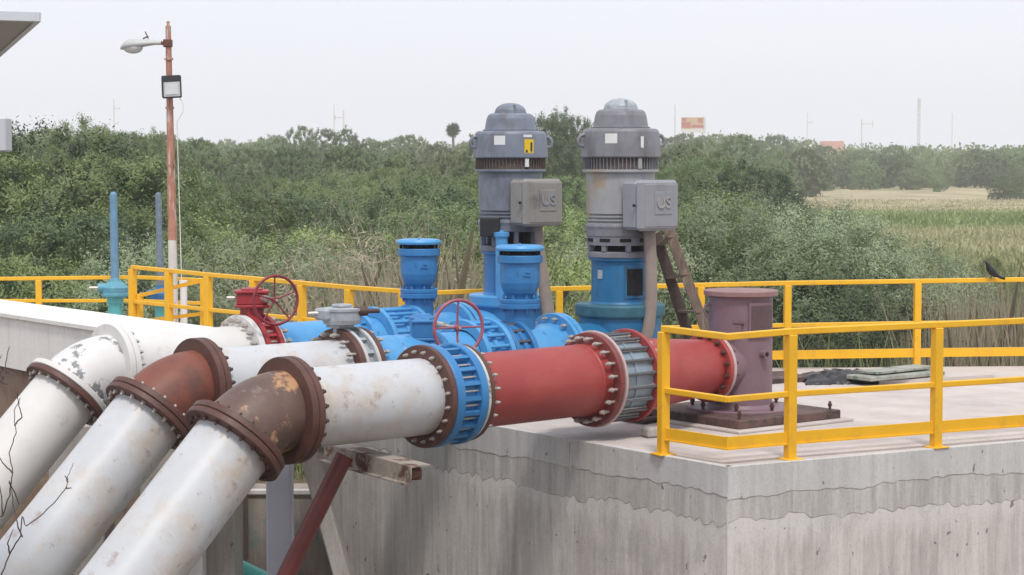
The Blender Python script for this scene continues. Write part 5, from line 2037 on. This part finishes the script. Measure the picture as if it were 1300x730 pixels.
# nearest row, chosen one by one: (kind, column, top row, distance, width)
near = [
    ('mesquite', -40, 158, 36, 1.1), ('dark', 60, 165, 38, 1.0), ('mesquite', 140, 172, 37, 1.0), ('light', 20, 290, 31, 1.0), ('dark', 110, 262, 33, 0.9), ('mesquite', 190, 245, 34, 0.8), ('willow', 175, 300, 31, 0.9),
    ('light', 275, 262, 34, 1.1), ('willow', 300, 292, 31, 1.0), ('light', 355, 275, 35, 1.1), ('mesquite', 330, 250, 40, 1.0), ('willow', 395, 305, 31, 0.9), ('light', 430, 262, 37, 1.1), ('dry', 455, 300, 30.5, 1.1), ('dry', 500, 285, 31, 1.2), ('dry', 560, 300, 31.5, 1.0),
    ('mesquite', 520, 255, 36, 1.1), ('mesquite', 590, 268, 34, 1.0), ('light', 640, 275, 33, 1.0), ('light', 712, 283, 27.5, 0.75), ('mesquite', 690, 262, 34, 1.0), ('willow', 770, 290, 30, 1.0), ('mesquite', 830, 250, 34, 1.0),
    ('willow', 890, 248, 33, 1.1), ('willow', 945, 240, 36, 1.1), ('light', 905, 226, 42, 1.1), ('willow', 1000, 262, 34, 1.1), ('willow', 1055, 272, 33, 1.0), ('willow', 1110, 282, 33, 1.0), ('willow', 1025, 250, 38, 1.0), ('willow', 1150, 312, 32, 0.9), ('dark', 960, 300, 30, 0.9), ('dark', 1060, 352, 28, 1.0), ('dark', 1000, 345, 28.5, 0.9),
    ('dark', 706, 143, 115, 0.8), ('dark', 724, 141, 120, 0.75), ('dark', 262, 222, 62, 0.9), ('mesquite', 1198, 322, 40, 0.55), ('light', 1264, 318, 55, 0.5),
]
for (k_, u_, v_, Y_, w_) in near:
    place_tree(k_, u_, v_, Y_, 1, w_)
rows = [
    (2, 50, 105, [(-60, 158), (160, 160), (215, 196), (250, 262), (320, 238), (400, 236), (500, 240), (560, 222), (640, 225), (740, 232), (800, 222), (870, 212), (940, 222), (985, 236)], -60, 985, ('mesquite', 'mesquite', 'light', 'dark'), 0.95, 6),
    (3, 78, 84, [(-60, 160), (160, 158), (215, 176), (290, 225), (330, 205), (400, 200), (500, 208), (560, 205), (640, 195), (740, 195), (870, 192), (985, 215)], -60, 980, ('mesquite', 'dark', 'mesquite'), 0.95, 9),
    (4, 125, 66, [(-60, 164), (160, 158), (215, 156), (260, 175), (330, 182), (400, 172), (470, 180), (560, 186), (620, 178), (690, 172), (712, 150), (745, 160), (850, 182), (985, 198)], -60, 985, ('far', 'far', 'far'), 0.72, 14),
    (5, 215, 44, [(-60, 168), (200, 160), (260, 178), (330, 168), (400, 158), (430, 156), (470, 172), (560, 176), (620, 166), (760, 172), (850, 176), (900, 166), (985, 178), (1040, 186)], -60, 1040, ('far',), 0.75, 24),
    (6, 345, 33, [(-60, 172), (400, 170), (560, 176), (850, 172), (900, 164), (1000, 168), (1060, 182), (1100, 184), (1150, 178), (1190, 190), (1240, 178), (1320, 182)], -60, 1640, ('far',), 0.85, 20),
]
for (row, Y_, step, pf, ua, ub, kinds, ws, jy) in rows:
    u_ = ua
    while u_ <= ub:
        v_ = prof(pf, u_) + prnd.uniform(-0.5, 1.0) * {2: 22, 3: 18, 4: 12, 5: 10, 6: 7}[row]
        place_tree(prnd.choice(kinds), u_, v_, Y_ + prnd.uniform(-jy, jy), row, ws * prnd.uniform(0.85, 1.15))
        u_ += step * prnd.uniform(0.75, 1.2)
# field-edge bushes in front of the far tree line
for (u_, v_, Y_, w_) in ((1070, 205, 300, 0.8), (1100, 200, 290, 0.8), (1128, 192, 300, 1.0), (1160, 212, 285, 0.9), (1192, 222, 270, 0.6), (1248, 188, 300, 1.1), (1285, 186, 305, 1.1), (1020, 200, 295, 0.9), (1275, 222, 225, 0.7), (1295, 224, 228, 0.6), (1045, 215, 280, 0.7), (1180, 208, 300, 0.8), (1215, 205, 320, 0.9)):
    place_tree('far', u_, v_, Y_, 5, w_)
print('trees', n_tree, used_l.__len__())

# far woodland reading as one mass
g = np.random.default_rng(5)
n = 170000
yy = g.uniform(400, 620, n)
uu = g.uniform(-600, 1900, n)
xx = (uu - 650) / F * yy
hh = 7.4 + 1.2 * np.sin(xx * 0.045) + 1.2 * np.sin(xx * 0.13 + yy * 0.05) + g.normal(size=n) * 0.5
zz_ = -1.3 + hh * g.random(n) ** 0.45
cen = np.stack([xx, yy, zz_], 1)
ax = unit(g.normal(size=(n, 3)) + np.array([0, 0, 0.5]))
sd = unit(np.cross(ax, g.normal(size=(n, 3))))
L_ = g.uniform(0.5, 1.1, n)
me = quads_mesh('far_woodland', cen.astype(np.float32), ax, sd, L_, L_ * 0.6, LM['far'])
o = bpy.data.objects.new('far_woodland', me)
COL.objects.link(o)
o['kind'] = 'stuff'
o['label'] = 'unbroken hazy woodland along the horizon'
o['category'] = 'woodland'


# reeds, tall grass
def blades(name, n, ufun, yfun, hfun, wid, mat, seed, label, lean=0.25, segs=2, cat='grass'):
    g = np.random.default_rng(seed)
    uu = ufun(g, n)
    yy = yfun(g, n)
    xx = (uu - 650) / F * yy
    zz0 = np.array([gz(a_, b_) for a_, b_ in zip(xx, yy)])
    hh = hfun(g, n, uu, yy)
    dirx = g.normal(size=n) * lean * hh
    diry = g.normal(size=n) * lean * hh
    th = g.uniform(0, PI, n)
    wx, wy = np.cos(th) * wid * g.uniform(0.6, 1.4, n), np.sin(th) * wid * g.uniform(0.6, 1.4, n)
    v = np.empty((n, 5, 3), np.float32)
    v[:, 0] = np.stack([xx - wx, yy - wy, zz0], 1)
    v[:, 1] = np.stack([xx + wx, yy + wy, zz0], 1)
    v[:, 2] = np.stack([xx + wx * 0.8 + dirx * 0.35, yy + wy * 0.8 + diry * 0.35, zz0 + hh * 0.6], 1)
    v[:, 3] = np.stack([xx + dirx, yy + diry, zz0 + hh], 1)
    v[:, 4] = np.stack([xx - wx * 0.8 + dirx * 0.35, yy - wy * 0.8 + diry * 0.35, zz0 + hh * 0.6], 1)
    me = bpy.data.meshes.new(name)
    me.vertices.add(n * 5)
    me.vertices.foreach_set('co', v.ravel())
    me.loops.add(n * 5)
    me.loops.foreach_set('vertex_index', np.arange(n * 5, dtype=np.int32))
    me.polygons.add(n)
    me.polygons.foreach_set('loop_start', np.arange(0, n * 5, 5, dtype=np.int32))
    me.polygons.foreach_set('loop_total', np.full(n, 5, np.int32))
    me.materials.append(mat)
    me.update(calc_edges=True)
    o = bpy.data.objects.new(name, me)
    COL.objects.link(o)
    o['kind'] = 'stuff'
    o['label'] = label
    o['category'] = cat
    return o


reedg = leaf_mat('reed_green', (0.16, 0.20, 0.085), (0.24, 0.27, 0.13), (0.33, 0.34, 0.19), 0.1)
reedd = leaf_mat('reed_dry', (0.28, 0.245, 0.16), (0.40, 0.35, 0.24), (0.52, 0.46, 0.34), 0.1)
grassg = leaf_mat('field_grass', (0.11, 0.135, 0.05), (0.18, 0.19, 0.085), (0.29, 0.26, 0.14), 0.1)
U = lambda a_, b_: (lambda g, n: g.uniform(a_, b_, n))
blades('reed_bed', 22000, U(1140, 1560), U(25, 34), lambda g, n, u, y: np.clip(g.normal(2.15, 0.32, n), 1.2, 2.9) - 0.1, 0.016, reedg, 1, 'green reeds growing thickly behind the far rail at the right', 0.10)
blades('dry_reeds', 2600, U(1150, 1420), U(24, 31), lambda g, n, u, y: np.clip(g.normal(2.6, 0.45, n), 1.2, 3.6), 0.010, reedd, 2, 'pale dry cane stalks among the green reeds', 0.09)
blades('dry_weeds', 5200, lambda g, n: np.clip(g.normal(505, 62, n), 340, 640), U(24, 29), lambda g, n, u, y: np.clip(g.normal(2.7, 0.7, n), 0.8, 4.3), 0.010, reedd, 3, 'tangled dry stalks and weeds behind the left railing', 0.22)
blades('weeds', 9000, U(180, 1150), U(23.5, 29), lambda g, n, u, y: np.clip(g.normal(1.9, 0.5, n), 0.8, 3.0), 0.018, reedg, 4, 'rank green weeds growing behind the deck', 0.2)
blades('field_grass', 60000, U(960, 1650), lambda g, n: 34 + 190 * g.random(n) ** 1.5, lambda g, n, u, y: g.uniform(0.08, 0.45, n) * np.where(y > 170, 0.5, 1.0), 0.05, GM, 6, 'rough grass and low weeds covering the open field', 0.3)
blades('bank_grass', 4500, lambda g, n: g.uniform(180, 440, n), U(20.0, 22.5), lambda g, n, u, y: g.uniform(0.05, 0.3, n), 0.008, reedg, 7, 'short grass above the low stained wall', 0.4)
blades('slope_grass', 1800, lambda g, n: g.uniform(-40, 120, n), U(14.5, 19), lambda g, n, u, y: g.uniform(0.1, 0.45, n), 0.007, reedg, 8, 'sparse grass on the dirt bank under the far pipes', 0.35)


# bare foreground twigs
def twig_plant(paths, Y, label, rad=0.005):
    t = thing('bare_branch', label, 'branch', WY(paths[0][0][0], paths[0][0][1], Y), 'bare twigs in front of the pipes')
    for pth in paths:
        pts = [WY(u_, v_, Y + 0.04 * math.sin(v_ * 0.1)) for (u_, v_) in pth]
        fine = []
        for i in range(len(pts) - 1):
            for k in range(4):
                q = pts[i].lerp(pts[i + 1], k / 4)
                fine.append(q + Vector((prnd.uniform(-1, 1), prnd.uniform(-1, 1), prnd.uniform(-1, 1))) * 0.003)
        fine.append(pts[-1])
        n_ = len(fine)
        MB().tube(fine, [rad * pth_w * (1 - 0.65 * i / n_) for i in range(n_) for pth_w in (1.0,)], 6).build('twig', twig, t)


twig_plant([[(-10, 760), (2, 728), (14, 700), (26, 680), (28, 655), (33, 668), (55, 652), (72, 635), (85, 618), (86, 605), (93, 588)],
            [(28, 682), (22, 665), (17, 640), (12, 610)], [(84, 620), (91, 620)], [(86, 612), (82, 604)], [(12, 702), (10, 690), (17, 672)]], 9.5, 'thin forked twig rising over the middle pipe at the bottom left', 0.0042)
twig_plant([[(-14, 660), (3, 655), (12, 628), (16, 600), (12, 575), (20, 550), (18, 520), (26, 505)],
            [(3, 655), (2, 630), (-4, 600)], [(15, 600), (4, 588), (-6, 570)], [(12, 612), (24, 640)], [(18, 540), (28, 530), (24, 515), (22, 498)]], 9.8, 'tangled dark twig in front of the farthest pipe at the left edge', 0.0042)
twig_plant([[(-12, 500), (4, 480), (8, 460), (12, 440)], [(4, 480), (-3, 462), (2, 450)], [(8, 470), (17, 476), (22, 470)], [(0, 485), (10, 488)]], 9.9, 'small twig tips against the white channel at the left edge', 0.004)

# ------------------------------------------------------------------ distant masts, billboard, house, palm
def mast(u, vt, Y, r, label, arms=(), lattice=False):
    top = WY(u, vt, Y)
    t = thing('radio_mast', label, 'mast', (top.x, Y, gz(top.x, Y)))
    b = MB()
    z0 = gz(top.x, Y)
    if lattice:
        w_ = r
        for sx2 in (-1, 1):
            for sy2 in (-1, 1):
                b.cyl((top.x + sx2 * w_, Y + sy2 * w_, z0), (top.x + sx2 * w_ * 0.8, Y + sy2 * w_ * 0.8, top.z), r * 0.16, n=5)
        n_ = 16
        for k in range(n_):
            za, zb = z0 + (top.z - z0) * k / n_, z0 + (top.z - z0) * (k + 1) / n_
            for sy2 in (-1, 1):
                b.cyl((top.x - w_, Y + sy2 * w_, za), (top.x + w_, Y + sy2 * w_, zb), r * 0.1, n=4)
                b.cyl((top.x + w_, Y + sy2 * w_, za), (top.x - w_, Y + sy2 * w_, zb), r * 0.1, n=4)
        b.cyl(top - Z * 3.5, top, r * 1.2, n=8)
    else:
        b.cyl((top.x, Y, z0), top, r, r * 0.6, n=6)
    b.build('mast_pole', mastm, t)
    for (dz, l_) in arms:
        b = MB()
        b.cyl(top + Vector((0, 0, -dz)), top + Vector((l_, 0, -dz)), r * 0.5, n=5)
        b.cyl(top + Vector((l_, 0, -dz - abs(l_) * 0.3)), top + Vector((l_, 0, -dz + abs(l_) * 0.3)), r * 0.5, n=5)
        b.build('antenna_arm', mastm, t)


mast(144.5, 126, 330, 0.14, 'thin mast above the trees between the blue stem and lamp post', ((1.5, 0.9), (4.0, 0.7)))
mast(424, 133, 330, 0.13, 'thin aerial above the trees over the grey gearbox')
mast(436, 140, 330, 0.20, 'short aerial with a side arm over the grey gearbox', ((1.2, -1.4),))
mast(857, 133, 600, 0.3, 'faint thin mast just left of the billboard')
mast(1025, 143, 620, 0.2, 'faint thin mast above the trees left of the orange roof', ((3, 1.5),))
mast(1094, 151, 620, 0.3, 'faint mast with a side arm right of the orange roof', ((1.5, 3.5),))
mast(1167, 125, 640, 0.4, 'tall faint lattice tower above the far tree line', lattice=True)
mast(1209, 143, 640, 0.2, 'faint thin mast right of the lattice tower')

bbY = 560
p0, p1 = WY(865, 149, bbY), WY(893, 168, bbY)
bb = thing('billboard', 'faded red and yellow roadside billboard above the trees', 'billboard', (p0.x, bbY, -1))
cx_, cz_ = (p0.x + p1.x) / 2, (p0.z + p1.z) / 2
wx_, wz_ = p1.x - p0.x, p0.z - p1.z
b = MB()
b.box((cx_, bbY, cz_), (wx_, 0.6, wz_))
b.box((cx_ + wx_ / 2 + 0.35, bbY + 0.4, cz_), (0.6, 1.2, wz_ + 0.4), mi=1)
b.build('board', [base_mat('billboard_yellow', (0.62, 0.42, 0.22), 0.6, var=0.2, scale=0.3), mastm], bb)
bred = base_mat('billboard_red', (0.50, 0.13, 0.11), 0.6, var=0.3, scale=0.5)
bwht = base_mat('billboard_white', (0.75, 0.72, 0.68), 0.6, var=0.05, scale=0.5)
for i, (x0_, x1_, z0_, z1_, m_2) in enumerate(((0, 0.42, 0.30, 0.68, bred), (0.45, 1.0, 0.30, 0.5, bred), (0.0, 1.0, 0.0, 0.22, bwht), (0.74, 0.96, 0.62, 0.94, bred), (0.02, 0.22, 0.72, 0.96, bred), (0.5, 0.95, 0.24, 0.28, bwht))):
    b = MB()
    b.box((p0.x + wx_ * (x0_ + x1_) / 2, bbY - 0.32 - 0.01 * i, p1.z + wz_ * (z0_ + z1_) / 2), (wx_ * (x1_ - x0_), 0.05, wz_ * (z1_ - z0_)))
    b.build('printed_panel', m_2, bb)
b = MB()
b.cyl((cx_, bbY + 0.8, -1.5), (cx_, bbY + 0.8, cz_), 0.5, n=10)
b.build('pole', mastm, bb)

hh_ = WY(1058, 179, 430)
hs_ = thing('house', 'low house with an orange roof half hidden in the far tree line', 'house', (hh_.x, 430, -1.2))
b = MB()
b.box((hh_.x, 432, (hh_.z - 3) / 2 - 0.6), (5, 5, hh_.z - 3 + 1.2))
b.build('wall', wallw, hs_)
b = MB()
b._add([(hh_.x - 2.6, 429.4, hh_.z - 3), (hh_.x + 2.6, 429.4, hh_.z - 3), (hh_.x + 2.6, 434.6, hh_.z - 3), (hh_.x - 2.6, 434.6, hh_.z - 3), (hh_.x - 2.6, 432, hh_.z), (hh_.x + 2.6, 432, hh_.z)],
       [(0, 1, 5, 4), (2, 3, 4, 5), (0, 4, 3), (1, 2, 5), (3, 2, 1, 0)])
b.build('roof', orange, hs_)

py_ = 300
pp = WY(575, 165, py_)
pt_ = thing('palm_tree', 'small fan palm standing out above the tree line left of the left motor', 'tree', (pp.x, py_, gz(pp.x, py_)))
b = MB()
b.tube([(pp.x + 0.3, py_, gz(pp.x, py_)), (pp.x + 0.1, py_, pp.z - 4), (pp.x, py_, pp.z)], [0.25, 0.2, 0.18], 8)
b.build('trunk', bark, pt_)
g = np.random.default_rng(3)
n = 900
d = unit(g.normal(size=(n, 3)) + np.array([0, 0, -0.15]))
cen = np.array([pp.x, py_, pp.z]) + d * g.uniform(0.3, 0.95, n)[:, None]
me = quads_mesh('crown', (cen - np.array([pp.x, py_, gz(pp.x, py_)])).astype(np.float32), d, unit(np.cross(d, g.normal(size=(n, 3)))), np.full(n, 0.9), np.full(n, 0.12), LM['dark'])
o = bpy.data.objects.new('crown', me)
COL.objects.link(o)
o.parent = pt_

# ------------------------------------------------------------------ haze
b = MB()
hzx, hz0, hz1, hzt = 420, -30, 700, 27
b.box((0, (hz0 + hz1) / 2, (-6 + hzt) / 2), (hzx * 2, hz1 - hz0, hzt + 6))
hm_ = bpy.data.materials.new('haze_air')
hm_.use_nodes = True
N, L = nt(hm_)
N.remove(N['Principled BSDF'])
pv = N.new('ShaderNodeVolumePrincipled')
pv.inputs['Color'].default_value = (0.98, 0.985, 1.0, 1)
pv.inputs['Density'].default_value = 0.00068
pv.inputs['Anisotropy'].default_value = 0.2
L.new(pv.outputs[0], N['Material Output'].inputs['Volume'])
HAZE = True
if HAZE:
    o = b.build('haze', hm_, org=(0, 0, 0))
    o['kind'] = 'stuff'

# ------------------------------------------------------------------ light
SUN_EL, SUN_AZ = R(60), R(8)     # azimuth measured from behind the camera towards the right
sd_ = Vector((math.sin(SUN_AZ) * math.cos(SUN_EL), -math.cos(SUN_AZ) * math.cos(SUN_EL), math.sin(SUN_EL)))
su = bpy.data.lights.new('sun', 'SUN')
su.energy = 2.0
su.angle = R(10)
su.color = (1.0, 0.96, 0.90)
so = bpy.data.objects.new('sun', su)
COL.objects.link(so)
so.rotation_euler = sd_.to_track_quat('Z', 'Y').to_euler()
so.location = (0, 0, 50)

wd = bpy.data.worlds.new('World')
SC.world = wd
wd.use_nodes = True
N, L = wd.node_tree.nodes, wd.node_tree.links
bg = N['Background']
sk = N.new('ShaderNodeTexSky')
sk.sky_type = 'NISHITA'
sk.sun_disc = False
sk.sun_elevation = SUN_EL
sk.sun_rotation = math.atan2(sd_.x, sd_.y)
sk.air_density = 1.0
sk.dust_density = 6.0
# a thin overcast sheet over the clear sky
tcw = N.new('ShaderNodeTexCoord')
nz = N.new('ShaderNodeTexNoise')
nz.inputs['Scale'].default_value = 1.6
nz.inputs['Detail'].default_value = 4
mpw = N.new('ShaderNodeMapping')
mpw.inputs['Scale'].default_value = (1, 1, 4)
L.new(tcw.outputs['Generated'], mpw.inputs['Vector'])
L.new(mpw.outputs['Vector'], nz.inputs['Vector'])
crw = N.new('ShaderNodeValToRGB')
crw.color_ramp.elements[0].position = 0.3
crw.color_ramp.elements[0].color = (9.5, 9.75, 10.7, 1)
crw.color_ramp.elements[1].position = 0.7
crw.color_ramp.elements[1].color = (10.1, 10.25, 11.0, 1)
L.new(nz.outputs['Fac'], crw.inputs['Fac'])
mxw = N.new('ShaderNodeMix')
mxw.data_type = 'RGBA'
mxw.inputs['Factor'].default_value = 0.86
L.new(sk.outputs['Color'], mxw.inputs['A'])
L.new(crw.outputs['Color'], mxw.inputs['B'])
L.new(mxw.outputs['Result'], bg.inputs['Color'])
bg.inputs['Strength'].default_value = 0.10

vs_ = SC.view_settings
vs_.view_transform = 'Standard'
vs_.look = 'None'
vs_.gamma = 1
vs_.exposure = 0.08
vs_.use_curve_mapping = False
SC.render.engine = 'CYCLES'
SC.cycles.max_bounces = 6
SC.cycles.diffuse_bounces = 3
SC.cycles.glossy_bounces = 2
SC.cycles.transmission_bounces = 2
SC.cycles.transparent_max_bounces = 4
SC.cycles.volume_bounces = 1
SC.cycles.use_denoising = True
